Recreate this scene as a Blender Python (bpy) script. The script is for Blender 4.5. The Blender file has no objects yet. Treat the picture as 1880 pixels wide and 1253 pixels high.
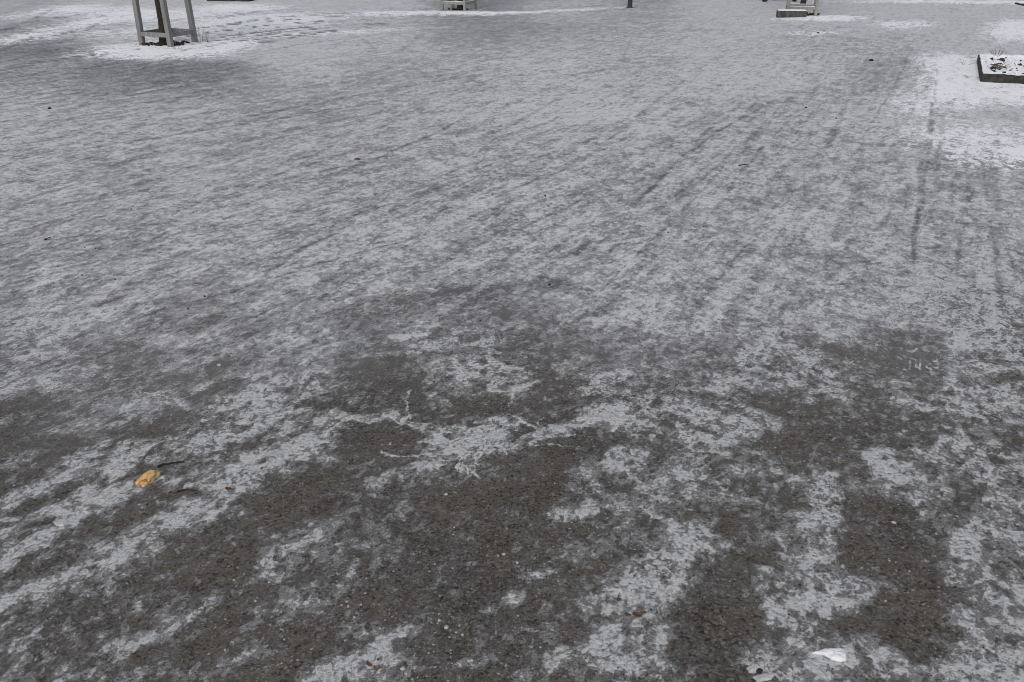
import bpy, math, random
import numpy as np
from mathutils import Vector, Matrix
random.seed(7); rng = np.random.default_rng(11)
scene = bpy.context.scene
C = scene.collection

# ------------------------------------------------------------------ camera
CAM_H = 1.6
cam = bpy.data.cameras.new('camera'); camo = bpy.data.objects.new('camera', cam); C.objects.link(camo)
cam.sensor_width = 36.0; cam.lens = 1540.0/1880.0*36.0
cam.clip_start = 0.05; cam.clip_end = 2000
camo.location = (0, 0, CAM_H); camo.rotation_euler = (math.radians(90-26.4), 0, 0)
scene.camera = camo
# ------------------------------------------------------------------ sky and sun (overcast)
SUN_EL, SUN_AZ = math.radians(52), math.radians(200)
world = bpy.data.worlds.new('World'); scene.world = world; world.use_nodes = True
wn = world.node_tree; wn.nodes.clear()
sky = wn.nodes.new('ShaderNodeTexSky'); sky.sky_type = 'NISHITA'; sky.sun_disc = False
sky.sun_elevation = SUN_EL; sky.sun_rotation = SUN_AZ
sky.air_density = 1.0; sky.dust_density = 6.0; sky.ozone_density = 1.0
hsv = wn.nodes.new('ShaderNodeHueSaturation'); hsv.inputs['Saturation'].default_value = 0.55
bg = wn.nodes.new('ShaderNodeBackground'); bg.inputs['Strength'].default_value = 0.10
wo = wn.nodes.new('ShaderNodeOutputWorld')
wn.links.new(sky.outputs[0], hsv.inputs['Color']); wn.links.new(hsv.outputs[0], bg.inputs['Color']); wn.links.new(bg.outputs[0], wo.inputs['Surface'])
sl = bpy.data.lights.new('sun', 'SUN'); sl.energy = 1.0; sl.angle = math.radians(25); sl.color = (1, .985, .965)
so = bpy.data.objects.new('sun', sl); C.objects.link(so)
so.rotation_euler = Vector((math.sin(SUN_AZ)*math.cos(SUN_EL), math.cos(SUN_AZ)*math.cos(SUN_EL), math.sin(SUN_EL))).to_track_quat('Z', 'Y').to_euler()
so.location = (0, 0, 12)
scene.cycles.pixel_filter_type = 'BLACKMAN_HARRIS'; scene.cycles.filter_width = 0.95
vs = scene.view_settings; vs.view_transform = 'Standard'; vs.look = 'None'; vs.exposure = 0.0; vs.gamma = 1.0

# ------------------------------------------------------------------ ground survey (metres): centre x, y, inverse 2x2 shape matrix, value
GRID=[(-9.449,18.052,0.9603,0.4815,0.0,-0.2807,174),
(-7.728,18.052,0.9603,0.3938,0.0,-0.2807,237),
(-6.007,18.052,0.9603,0.3061,0.0,-0.2807,247),
(-4.297,18.052,0.9603,0.219,0.0,-0.2807,247),
(-2.576,18.052,0.9603,0.1313,0.0,-0.2807,222),
(-0.855,18.052,0.9603,0.04357,0.0,-0.2807,114),
(0.855,18.052,0.9603,-0.04357,0.0,-0.2807,184),
(2.576,18.052,0.9603,-0.1313,0.0,-0.2807,158),
(4.297,18.052,0.9603,-0.219,0.0,-0.2807,212),
(6.007,18.052,0.9603,-0.3061,0.0,-0.2807,217),
(7.728,18.052,0.9603,-0.3938,0.0,-0.2807,222),
(9.449,18.052,0.9603,-0.4815,0.0,-0.2807,232),
(-7.23,13.627,1.255,0.6292,0.0,-0.4558,114),
(-5.913,13.627,1.255,0.5146,0.0,-0.4558,224),
(-4.597,13.627,1.255,0.4,0.0,-0.4558,239),
(-3.288,13.627,1.255,0.2861,0.0,-0.4558,229),
(-1.971,13.627,1.255,0.1715,0.0,-0.4558,214),
(-0.654,13.627,1.255,0.05693,0.0,-0.4558,174),
(0.654,13.627,1.255,-0.05693,0.0,-0.4558,191),
(1.971,13.627,1.255,-0.1715,0.0,-0.4558,191),
(3.288,13.627,1.255,-0.2861,0.0,-0.4558,208),
(4.597,13.627,1.255,-0.4,0.0,-0.4558,172),
(5.913,13.627,1.255,-0.5146,0.0,-0.4558,175),
(7.23,13.627,1.255,-0.6292,0.0,-0.4558,229),
(-5.746,10.667,1.579,0.7917,0.0,-0.6056,148),
(-4.7,10.667,1.579,0.6475,0.0,-0.6056,96),
(-3.653,10.667,1.579,0.5033,0.0,-0.6056,101),
(-2.613,10.667,1.579,0.36,0.0,-0.6056,206),
(-1.567,10.667,1.579,0.2158,0.0,-0.6056,149),
(-0.52,10.667,1.579,0.07164,0.0,-0.6056,166),
(0.52,10.667,1.579,-0.07164,0.0,-0.6056,203),
(1.567,10.667,1.579,-0.2158,0.0,-0.6056,168),
(2.613,10.667,1.579,-0.36,0.0,-0.6056,211),
(3.653,10.667,1.579,-0.5033,0.0,-0.6056,204),
(4.7,10.667,1.579,-0.6475,0.0,-0.6056,137),
(5.746,10.667,1.579,-0.7917,0.0,-0.6056,251),
(-4.556,8.293,1.992,0.9985,0.0,-0.8022,185),
(-3.726,8.293,1.992,0.8166,0.0,-0.8022,181),
(-2.896,8.293,1.992,0.6348,0.0,-0.8022,178),
(-2.072,8.293,1.992,0.4541,0.0,-0.8022,139),
(-1.242,8.293,1.992,0.2722,0.0,-0.8022,173),
(-0.412,8.293,1.992,0.09035,0.0,-0.8022,192),
(0.412,8.293,1.992,-0.09035,0.0,-0.8022,204),
(1.242,8.293,1.992,-0.2722,0.0,-0.8022,201),
(2.072,8.293,1.992,-0.4541,0.0,-0.8022,181),
(2.896,8.293,1.992,-0.6348,0.0,-0.8022,187),
(3.726,8.293,1.992,-0.8166,0.0,-0.8022,206),
(4.556,8.293,1.992,-0.9985,0.0,-0.8022,237),
(-3.684,6.554,2.463,1.235,0.0,-1.082,202),
(-3.013,6.554,2.463,1.01,0.0,-1.082,200),
(-2.342,6.554,2.463,0.785,0.0,-1.082,196),
(-1.675,6.554,2.463,0.5616,0.0,-1.082,197),
(-1.004,6.554,2.463,0.3366,0.0,-1.082,197),
(-0.333,6.554,2.463,0.1117,0.0,-1.082,185),
(0.333,6.554,2.463,-0.1117,0.0,-1.082,202),
(1.004,6.554,2.463,-0.3366,0.0,-1.082,202),
(1.675,6.554,2.463,-0.5616,0.0,-1.082,202),
(2.342,6.554,2.463,-0.785,0.0,-1.082,204),
(3.013,6.554,2.463,-1.01,0.0,-1.082,217),
(3.684,6.554,2.463,-1.235,0.0,-1.082,237),
(-3.031,5.252,2.993,1.501,0.0,-1.509,196),
(-2.479,5.252,2.993,1.227,0.0,-1.509,199),
(-1.927,5.252,2.993,0.9541,0.0,-1.509,201),
(-1.378,5.252,2.993,0.6825,0.0,-1.509,199),
(-0.826,5.252,2.993,0.4091,0.0,-1.509,201),
(-0.274,5.252,2.993,0.1358,0.0,-1.509,199),
(0.274,5.252,2.993,-0.1358,0.0,-1.509,199),
(0.826,5.252,2.993,-0.4091,0.0,-1.509,201),
(1.378,5.252,2.993,-0.6825,0.0,-1.509,201),
(1.927,5.252,2.993,-0.9541,0.0,-1.509,199),
(2.479,5.252,2.993,-1.227,0.0,-1.509,201),
(3.031,5.252,2.993,-1.501,0.0,-1.509,211),
(-2.575,4.342,3.524,1.767,0.0,-2.09,141),
(-2.106,4.342,3.524,1.445,0.0,-2.09,144),
(-1.637,4.342,3.524,1.123,0.0,-2.09,194),
(-1.171,4.342,3.524,0.8034,0.0,-2.09,194),
(-0.702,4.342,3.524,0.4816,0.0,-2.09,194),
(-0.233,4.342,3.524,0.1599,0.0,-2.09,194),
(0.233,4.342,3.524,-0.1599,0.0,-2.09,209),
(0.702,4.342,3.524,-0.4816,0.0,-2.09,199),
(1.171,4.342,3.524,-0.8034,0.0,-2.09,199),
(1.637,4.342,3.524,-1.123,0.0,-2.09,199),
(2.106,4.342,3.524,-1.445,0.0,-2.09,199),
(2.575,4.342,3.524,-1.767,0.0,-2.09,204),
(-2.238,3.67,4.054,2.033,0.0,-2.766,190),
(-1.831,3.67,4.054,1.662,0.0,-2.766,187),
(-1.423,3.67,4.054,1.292,0.0,-2.766,106),
(-1.018,3.67,4.054,0.9243,0.0,-2.766,135),
(-0.61,3.67,4.054,0.5541,0.0,-2.766,137),
(-0.203,3.67,4.054,0.1839,0.0,-2.766,77),
(0.203,3.67,4.054,-0.1839,0.0,-2.766,136),
(0.61,3.67,4.054,-0.5541,0.0,-2.766,190),
(1.018,3.67,4.054,-0.9243,0.0,-2.766,176),
(1.423,3.67,4.054,-1.292,0.0,-2.766,189),
(1.831,3.67,4.054,-1.662,0.0,-2.766,195),
(2.238,3.67,4.054,-2.033,0.0,-2.766,200),
(-1.979,3.153,4.584,2.298,0.0,-3.536,165),
(-1.619,3.153,4.584,1.88,0.0,-3.536,91),
(-1.258,3.153,4.584,1.461,0.0,-3.536,122),
(-0.9,3.153,4.584,1.045,0.0,-3.536,164),
(-0.54,3.153,4.584,0.6266,0.0,-3.536,75),
(-0.179,3.153,4.584,0.208,0.0,-3.536,170),
(0.179,3.153,4.584,-0.208,0.0,-3.536,150),
(0.54,3.153,4.584,-0.6266,0.0,-3.536,119),
(0.9,3.153,4.584,-1.045,0.0,-3.536,143),
(1.258,3.153,4.584,-1.461,0.0,-3.536,161),
(1.619,3.153,4.584,-1.88,0.0,-3.536,87),
(1.979,3.153,4.584,-2.298,0.0,-3.536,185),
(-1.774,2.744,5.115,2.564,0.0,-4.401,146),
(-1.451,2.744,5.115,2.097,0.0,-4.401,124),
(-1.128,2.744,5.115,1.63,0.0,-4.401,142),
(-0.807,2.744,5.115,1.166,0.0,-4.401,153),
(-0.484,2.744,5.115,0.6991,0.0,-4.401,81),
(-0.161,2.744,5.115,0.232,0.0,-4.401,150),
(0.161,2.744,5.115,-0.232,0.0,-4.401,89),
(0.484,2.744,5.115,-0.6991,0.0,-4.401,163),
(0.807,2.744,5.115,-1.166,0.0,-4.401,153),
(1.128,2.744,5.115,-1.63,0.0,-4.401,146),
(1.451,2.744,5.115,-2.097,0.0,-4.401,97),
(1.774,2.744,5.115,-2.564,0.0,-4.401,165),
(-1.607,2.412,5.645,2.83,0.0,-5.361,80),
(-1.315,2.412,5.645,2.315,0.0,-5.361,151),
(-1.022,2.412,5.645,1.799,0.0,-5.361,113),
(-0.731,2.412,5.645,1.287,0.0,-5.361,165),
(-0.438,2.412,5.645,0.7716,0.0,-5.361,57),
(-0.145,2.412,5.645,0.2561,0.0,-5.361,160),
(0.145,2.412,5.645,-0.2561,0.0,-5.361,60),
(0.438,2.412,5.645,-0.7716,0.0,-5.361,95),
(0.731,2.412,5.645,-1.287,0.0,-5.361,155),
(1.022,2.412,5.645,-1.799,0.0,-5.361,93),
(1.315,2.412,5.645,-2.315,0.0,-5.361,133),
(1.607,2.412,5.645,-2.83,0.0,-5.361,120),
(-1.469,2.136,6.175,3.096,0.0,-6.415,114),
(-1.202,2.136,6.175,2.532,0.0,-6.415,112),
(-0.934,2.136,6.175,1.968,0.0,-6.415,160),
(-0.668,2.136,6.175,1.408,0.0,-6.415,47),
(-0.401,2.136,6.175,0.8441,0.0,-6.415,135),
(-0.133,2.136,6.175,0.2802,0.0,-6.415,114),
(0.133,2.136,6.175,-0.2802,0.0,-6.415,45),
(0.401,2.136,6.175,-0.8441,0.0,-6.415,135),
(0.668,2.136,6.175,-1.408,0.0,-6.415,141),
(0.934,2.136,6.175,-1.968,0.0,-6.415,139),
(1.202,2.136,6.175,-2.532,0.0,-6.415,132),
(1.469,2.136,6.175,-3.096,0.0,-6.415,139),
(-1.353,1.905,6.706,3.362,0.0,-7.563,154),
(-1.107,1.905,6.706,2.75,0.0,-7.563,113),
(-0.86,1.905,6.706,2.137,0.0,-7.563,50),
(-0.615,1.905,6.706,1.529,0.0,-7.563,121),
(-0.369,1.905,6.706,0.9166,0.0,-7.563,135),
(-0.122,1.905,6.706,0.3042,0.0,-7.563,105),
(0.122,1.905,6.706,-0.3042,0.0,-7.563,96),
(0.369,1.905,6.706,-0.9166,0.0,-7.563,131),
(0.615,1.905,6.706,-1.529,0.0,-7.563,55),
(0.86,1.905,6.706,-2.137,0.0,-7.563,155),
(1.107,1.905,6.706,-2.75,0.0,-7.563,50),
(1.353,1.905,6.706,-3.362,0.0,-7.563,128),
(-1.254,1.707,7.236,3.628,0.0,-8.343,99),
(-1.026,1.707,7.236,2.967,0.0,-8.343,100),
(-0.797,1.707,7.236,2.306,0.0,-8.343,95),
(-0.57,1.707,7.236,1.65,0.0,-8.343,117),
(-0.342,1.707,7.236,0.9891,0.0,-8.343,130),
(-0.113,1.707,7.236,0.3283,0.0,-8.343,110),
(0.113,1.707,7.236,-0.3283,0.0,-8.343,63),
(0.342,1.707,7.236,-0.9891,0.0,-8.343,157),
(0.57,1.707,7.236,-1.65,0.0,-8.343,60),
(0.797,1.707,7.236,-2.306,0.0,-8.343,155),
(1.026,1.707,7.236,-2.967,0.0,-8.343,50),
(1.254,1.707,7.236,-3.628,0.0,-8.343,147),
(-1.16,1.518,7.825,3.923,0.0,-9.268,112),
(-0.948,1.518,7.825,3.209,0.0,-9.268,118),
(-0.737,1.518,7.825,2.494,0.0,-9.268,94),
(-0.527,1.518,7.825,1.784,0.0,-9.268,83),
(-0.316,1.518,7.825,1.07,0.0,-9.268,127),
(-0.105,1.518,7.825,0.355,0.0,-9.268,40),
(0.105,1.518,7.825,-0.355,0.0,-9.268,102),
(0.316,1.518,7.825,-1.07,0.0,-9.268,160),
(0.527,1.518,7.825,-1.784,0.0,-9.268,60),
(0.737,1.518,7.825,-2.494,0.0,-9.268,156),
(0.948,1.518,7.825,-3.209,0.0,-9.268,90),
(1.16,1.518,7.825,-3.923,0.0,-9.268,156)]
PATCH=[(-1.291,1.727,8.543,6.577,23.32,-33.49,0.45),
(-1.186,1.787,10.29,7.611,17.82,-22.37,0.5),
(-1.097,1.881,8.387,5.935,17.43,-19.01,0.5),
(-1.032,1.978,7.824,5.595,14.56,-12.24,0.5),
(-0.966,2.068,9.073,5.704,14.1,-14.13,0.5),
(-0.886,2.165,15.06,6.115,8.409,-26.3,0.55),
(-1.425,1.869,10.64,9.02,12.4,-11.21,0.5),
(-1.409,1.929,16.35,13.47,16.68,-14.85,0.5),
(-1.344,1.99,27.64,16.47,11.91,-37.63,0.35),
(-1.334,2.109,7.951,5.436,10.13,-12.49,0.45),
(-1.271,2.159,10.42,5.6,6.319,-18.98,0.4),
(-1.514,2.165,8.777,6.966,20.46,-16.05,0.4),
(-1.468,2.247,9.793,8.052,31.41,-16.83,0.35),
(-1.185,2.016,7.88,4.666,13.2,-25.77,-0.4),
(-1.402,2.008,21.91,10.96,0.0,-48.93,-0.4),
(-1.019,2.15,13.85,5.528,7.27,-47.94,-0.45),
(-1.452,2.109,11.13,8.063,22.51,-26.83,-0.35),
(-0.884,2.308,9.132,5.057,21.29,-20.25,0.45),
(-0.766,2.34,9.502,5.451,30.48,-22.67,0.35),
(-0.672,1.893,23.13,11.38,15.63,-24.67,0.3),
(-0.808,1.929,12.2,5.765,20.43,-44.0,0.25),
(-0.554,1.965,9.411,4.732,20.26,-24.08,0.28),
(-0.682,1.813,12.99,4.97,6.362,-23.08,0.2),
(-0.845,1.628,8.953,6.638,30.3,-31.48,0.35),
(-0.879,1.568,14.66,10.63,34.17,-42.73,0.3),
(-0.789,1.717,22.04,11.13,22.15,-51.89,0.3),
(-0.667,1.545,24.5,6.983,0.0,-21.61,0.25),
(-0.673,1.476,11.86,6.919,23.55,-43.97,0.28),
(-0.431,1.451,11.45,5.882,15.94,-28.35,0.55),
(-1.044,1.422,12.88,6.978,8.453,-73.96,0.25),
(-1.04,1.59,5.988,4.611,18.33,-22.87,-0.1),
(-1.334,1.813,8.96,6.582,22.64,-36.2,-0.3),
(-0.786,2.081,8.026,4.01,10.22,-14.67,-0.2),
(-1.287,1.905,8.791,5.753,20.61,-41.13,-0.25),
(-0.18,2.463,7.468,-0.1636,-3.673,-14.55,0.5),
(-0.314,2.289,6.462,2.172,23.21,-30.95,0.42),
(-0.361,2.235,12.34,3.019,14.75,-39.21,0.35),
(-0.029,2.48,15.91,6.929,53.88,-37.19,0.55),
(0.114,2.48,8.323,1.186,20.28,-34.8,0.4),
(-0.472,2.588,12.66,2.353,7.383,-43.59,0.4),
(-0.368,1.464,13.37,5.013,10.95,-30.56,0.55),
(-0.328,1.536,27.47,18.62,47.02,-44.9,0.5),
(-0.29,1.557,34.35,13.74,62.51,-122.9,0.4),
(-0.014,1.677,12.9,3.847,23.7,-42.3,0.5),
(0.067,1.769,28.65,6.521,28.67,-55.68,0.5),
(0.174,2.05,13.38,-0.08118,4.391,-31.82,0.55),
(0.248,2.15,17.89,7.607,15.64,-12.63,0.3),
(0.272,2.277,12.52,1.547,11.97,-20.2,0.45),
(0.37,2.308,24.0,5.124,10.66,-11.91,0.5),
(0.516,2.247,33.21,-12.75,-6.043,-8.736,0.45),
(0.458,2.179,28.91,-4.457,0.0,-24.84,0.3),
(0.171,1.881,21.42,-1.371,0.0,-23.86,0.25),
(0.373,1.769,9.988,3.425,12.02,-13.72,0.45),
(0.467,1.881,11.7,3.433,18.43,-20.81,0.42),
(0.425,1.711,11.71,3.863,30.28,-36.0,0.45),
(0.29,1.581,10.32,1.878,24.65,-48.93,0.5),
(0.155,1.628,12.13,2.482,9.338,-19.53,0.25),
(0.187,1.505,6.567,0.8336,13.83,-41.25,0.38),
(0.323,1.476,10.71,-0.341,7.027,-40.38,0.42),
(-0.099,1.476,17.76,3.241,14.61,-64.63,0.35),
(-0.02,1.536,20.5,0.1788,0.0,-47.17,0.25),
(0.0,1.59,24.03,0.0,0.0,-45.05,0.2),
(0.284,1.422,15.52,-1.986,0.0,-78.24,-0.3),
(0.412,1.493,16.64,-1.863,4.68,-42.66,-0.35),
(-0.117,1.435,15.43,0.8076,0.0,-51.56,-0.2),
(0.609,2.33,12.97,4.896,38.91,-29.85,0.55),
(0.538,1.965,11.29,1.212,20.26,-32.09,0.45),
(0.563,1.893,15.0,-1.381,5.05,-20.12,0.42),
(0.721,2.268,16.45,-3.035,6.117,-42.27,0.3),
(0.967,2.217,17.84,-5.729,0.0,-37.67,0.4),
(0.919,2.016,23.02,-10.64,-2.544,-6.785,0.42),
(0.83,1.84,16.07,-3.143,8.096,-33.72,0.3),
(0.732,1.774,15.4,-7.261,-17.33,-40.08,0.45),
(1.271,2.283,10.1,-6.304,-11.94,-14.13,0.45),
(1.308,2.165,9.892,-9.388,-20.75,-5.771,0.4),
(1.628,2.308,12.4,-9.106,-10.53,-11.15,0.5),
(1.301,1.853,13.51,-15.76,-22.96,-4.219,0.5),
(1.428,1.905,13.14,-11.98,-24.5,-15.15,0.35),
(0.977,1.731,18.91,-7.314,0.0,-40.15,0.45),
(0.923,1.687,20.01,0.8764,34.65,-56.15,0.35),
(0.726,1.628,13.71,-1.396,15.31,-46.76,0.55),
(0.798,1.657,15.53,-4.067,7.642,-66.19,0.4),
(0.706,1.587,16.05,-4.76,0.0,-54.22,0.28),
(1.212,1.628,11.06,-7.719,-8.351,-18.83,0.3),
(0.897,1.501,14.47,-8.675,-8.812,-22.17,0.38),
(0.935,1.454,12.62,-6.659,-13.3,-69.73,0.38),
(1.213,1.498,12.38,-7.91,-13.05,-65.51,0.4),
(0.604,1.464,18.13,-4.85,0.0,-43.05,0.45),
(0.704,1.448,10.85,-2.192,13.34,-79.89,0.4),
(0.612,1.518,41.3,-10.93,0.0,-41.05,0.35),
(0.458,1.456,29.28,-3.925,9.514,-88.33,0.35),
(0.972,1.435,8.571,-3.739,0.0,-103.1,0.3),
(1.12,1.431,12.84,-7.183,-8.982,-98.65,0.3),
(0.805,1.476,37.87,-13.44,0.0,-42.6,0.2),
(0.685,1.853,15.99,-2.234,6.265,-25.61,-0.35),
(0.506,1.557,13.09,-1.063,7.053,-31.92,-0.35),
(1.032,1.54,14.73,-6.513,0.0,-31.35,-0.38),
(1.029,1.929,10.52,-3.979,0.0,-12.2,-0.28),
(1.109,2.087,11.48,-4.419,0.0,-37.03,-0.32),
(0.834,1.576,17.27,-6.078,0.0,-45.61,-0.3),
(0.467,1.637,19.34,-1.205,8.185,-35.7,-0.38),
(0.66,2.042,14.43,-3.358,0.0,-15.93,-0.28),
(0.826,2.165,14.53,-4.056,0.0,-17.56,-0.2),
(1.081,1.717,17.12,-7.367,0.0,-22.15,-0.2),
(-1.187,2.984,6.28,2.769,11.78,-17.11,-0.35),
(-1.131,2.806,9.043,3.632,11.85,-29.65,-0.35),
(-1.937,3.587,8.78,5.186,22.37,-15.2,-0.3),
(-1.79,2.704,8.192,4.193,0.0,-16.75,-0.35),
(-1.306,2.508,12.4,4.903,0.0,-28.19,-0.35),
(-1.687,2.429,8.605,4.504,0.0,-22.77,-0.35),
(-0.704,2.664,9.56,1.946,0.0,-19.77,-0.35),
(-0.771,2.439,8.729,2.933,11.54,-33.46,-0.25),
(-1.993,2.871,22.04,15.9,12.34,-9.835,0.45),
(-0.965,2.736,9.33,2.964,2.83,-15.61,0.35),
(-1.758,2.984,13.39,6.228,0.0,-30.78,0.3),
(-1.335,2.684,8.681,4.528,10.66,-16.36,0.28),
(-1.028,2.48,8.181,3.766,9.06,-15.62,0.42),
(-1.267,2.362,8.531,5.182,15.52,-17.93,0.38),
(-1.483,2.314,12.37,8.493,21.02,-23.19,0.3),
(-1.676,2.48,10.34,6.289,13.03,-33.68,0.25),
(-0.858,2.559,4.391,1.537,14.84,-41.09,0.42),
(-0.59,2.588,8.439,1.863,7.383,-43.33,0.45),
(-1.438,3.258,8.129,3.198,4.109,-19.28,0.25),
(-2.134,3.736,6.029,3.26,6.591,-11.66,0.2),
(-1.621,4.096,6.658,2.637,5.087,-8.868,0.18),
(-0.709,2.412,7.741,4.204,29.79,-22.2,0.38),
(0.118,4.274,4.694,0.03577,2.274,-9.23,0.35),
(0.169,4.058,6.845,0.4374,11.46,-16.18,0.32),
(-0.563,3.606,4.44,1.052,7.224,-10.04,-0.32),
(0.216,3.838,8.837,-0.4112,0.0,-15.93,-0.3),
(0.178,3.575,6.559,-0.267,0.0,-20.14,-0.22),
(-0.44,3.295,11.28,2.536,13.6,-20.74,0.5),
(-0.38,3.164,14.26,2.505,12.57,-31.01,0.5),
(-0.531,3.089,10.52,1.776,7.722,-49.81,0.45),
(-0.116,3.194,21.55,0.6268,0.0,-32.21,0.45),
(-0.177,3.016,10.7,0.05851,-6.554,-35.47,0.38),
(0.043,2.915,11.94,-2.464,-24.8,-29.31,0.38),
(0.031,2.815,7.609,0.4635,16.58,-58.59,0.45),
(0.659,3.736,6.122,-0.8901,0.0,-8.327,0.32),
(0.695,3.982,5.999,-0.8723,0.0,-11.23,0.2),
(0.184,3.153,4.766,0.159,2.224,-5.819,-0.25),
(0.17,2.849,11.24,-0.5228,0.0,-21.06,-0.38),
(-0.081,2.696,7.945,0.1849,0.0,-21.03,-0.38),
(-0.226,2.588,10.17,0.68,0.0,-19.19,-0.4),
(-0.418,2.473,8.487,1.086,0.0,-20.57,-0.32),
(0.339,2.849,10.18,1.383,22.16,-25.39,0.32),
(0.378,2.626,8.378,-0.9259,0.0,-18.77,0.32),
(0.443,2.515,17.32,-2.317,0.0,-21.59,0.38),
(0.221,2.515,7.594,1.405,24.39,-29.9,0.38),
(0.386,2.369,18.12,-2.213,0.0,-30.73,0.5),
(-0.148,2.042,5.272,0.276,0.0,-6.37,-0.3),
(-0.22,1.727,5.682,0.4957,0.0,-9.296,-0.3),
(-0.018,2.33,8.876,0.05162,0.0,-22.49,-0.4),
(-0.607,2.684,16.48,2.875,0.0,-42.36,0.3),
(0.0,1.881,10.71,0.0,0.0,-10.74,-0.15),
(1.767,3.425,6.573,-2.753,0.0,-28.8,0.32),
(2.187,3.736,5.591,-4.552,-16.26,0.1972,0.28),
(2.145,3.205,16.54,-8.867,0.0,-19.23,0.55),
(1.663,3.638,12.12,-4.548,0.0,-19.57,0.28),
(1.813,3.306,6.763,-2.989,0.0,-30.48,-0.32),
(1.249,3.258,13.26,-4.088,0.0,-31.22,-0.3),
(1.332,3.153,6.785,-3.113,-14.09,-19.07,-0.28),
(1.701,3.055,5.448,-2.408,0.0,-10.38,-0.22),
(1.502,3.179,13.52,-5.112,0.0,-32.47,0.28),
(1.478,2.785,13.87,-9.725,-12.01,-5.432,0.38),
(0.846,2.588,12.1,-3.027,0.0,-13.44,0.38),
(0.794,2.533,9.936,-2.37,0.0,-34.71,0.3),
(0.688,2.405,11.08,1.191,26.87,-31.8,0.5),
(1.006,2.664,8.018,-2.332,0.0,-11.68,-0.3),
(0.914,2.412,10.31,-2.939,0.0,-18.7,-0.36),
(1.162,2.48,8.469,-3.005,0.0,-17.92,-0.2),
(1.571,2.661,6.845,-3.611,-17.32,-55.9,0.35),
(1.684,2.603,8.147,-5.186,-26.2,-38.48,0.32),
(1.832,2.744,15.18,-7.86,0.0,-30.7,0.25),
(1.514,2.418,24.33,-11.46,0.0,-21.28,0.3),
(1.347,2.379,10.42,-4.425,0.0,-38.17,0.22),
(1.965,2.871,14.66,-7.861,0.0,-19.08,-0.32),
(1.938,3.103,14.7,-7.312,0.0,-16.87,-0.2),
(-4.023,10.929,0.9753,0.3243,-0.93,-2.353,-0.14),
(-2.978,16.271,0.839,0.1495,0.3516,-0.9984,-0.15),
(-4.933,12.561,1.225,0.4583,0.3744,-1.302,0.75),
(-4.307,12.919,1.781,0.584,2.184,-2.033,0.5),
(-4.536,15.122,0.8968,0.2644,0.6725,-0.6755,0.45),
(-4.313,16.86,0.8832,0.222,0.8492,-1.028,0.5),
(-8.368,18.648,1.105,0.4758,0.0,-1.022,0.4),
(-5.76,19.416,1.215,0.3464,0.0,-1.261,0.5),
(-7.698,15.545,0.8636,0.4236,2.284,-0.3476,0.34),
(-9.492,18.405,1.108,0.5626,2.077,-0.3568,0.3),
(-6.487,17.491,0.7831,0.2805,0.3282,-0.8071,0.45),
(-6.226,14.72,1.231,0.4989,0.5525,-1.609,0.3),
(-2.887,14.72,1.23,0.2363,1.16,-2.346,0.3),
(-7.633,13.627,1.687,0.9222,2.765,-0.985,0.25),
(0.618,15.545,1.402,-0.04763,0.459,-1.462,-0.15),
(5.833,10.667,1.667,-0.8483,0.0,-1.067,0.6),
(5.244,9.114,1.928,-1.02,0.0,-1.744,0.5),
(3.909,7.021,1.831,-0.9377,-0.4428,-1.715,0.5),
(4.139,8.57,3.06,-1.353,0.0,-1.597,0.28),
(3.777,6.382,3.423,-1.802,0.0,-3.736,0.35),
(5.691,11.591,3.47,-1.595,0.0,-1.675,0.3),
(4.963,9.871,5.05,-2.041,3.063,-2.84,0.5),
(4.605,7.907,2.807,-1.547,-3.442,-4.921,-0.25),
(8.609,15.122,2.16,-1.169,0.0,-0.7617,0.6),
(7.029,15.992,2.049,-0.8579,0.0,-1.827,0.45),
(4.913,14.564,2.665,-0.8526,0.0,-4.362,0.35),
(6.269,17.17,2.175,-0.7591,0.0,-3.191,0.65),
(-1.074,18.052,1.216,0.06933,0.0,-2.9,0.6),
(-2.179,17.937,1.311,0.1525,0.0,-2.936,0.45),
(0.67,18.405,0.813,-0.02438,2.343,-4.268,0.4),
(2.932,14.958,1.364,-0.2539,0.0,-6.22,-0.2),
(11.62,20.688,0.5336,-0.2886,0.0,-2.681,0.6),
(9.437,20.839,0.5298,-0.2311,0.0,-3.304,0.45),
(5.545,16.86,1.623,-0.5098,0.0,-3.304,0.4),
(-6.288,12.389,1.304,0.622,0.0,-2.218,-0.2),
(-4.575,8.57,1.653,0.852,2.555,-2.23,-0.1),
(-0.344,13.974,0.5818,0.016,0.2902,-1.003,-0.12),
(-3.359,5.769,2.15,1.204,1.516,-1.57,0.06),
(2.941,8.57,1.507,-0.4224,1.594,-2.23,-0.12),
(1.613,9.871,1.008,-0.1524,0.0,-1.355,0.06),
(0.709,7.907,3.281,-0.2081,1.435,-3.494,0.2),
(-0.512,4.71,5.186,0.6301,3.403,-12.33,0.25),
(-2.313,4.968,3.73,1.497,0.0,-11.58,0.15),
(-1.33,6.827,3.76,0.656,0.0,-5.3,-0.08),
(-0.554,11.111,0.7203,0.0411,1.007,-2.123,0.08)]
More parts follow.
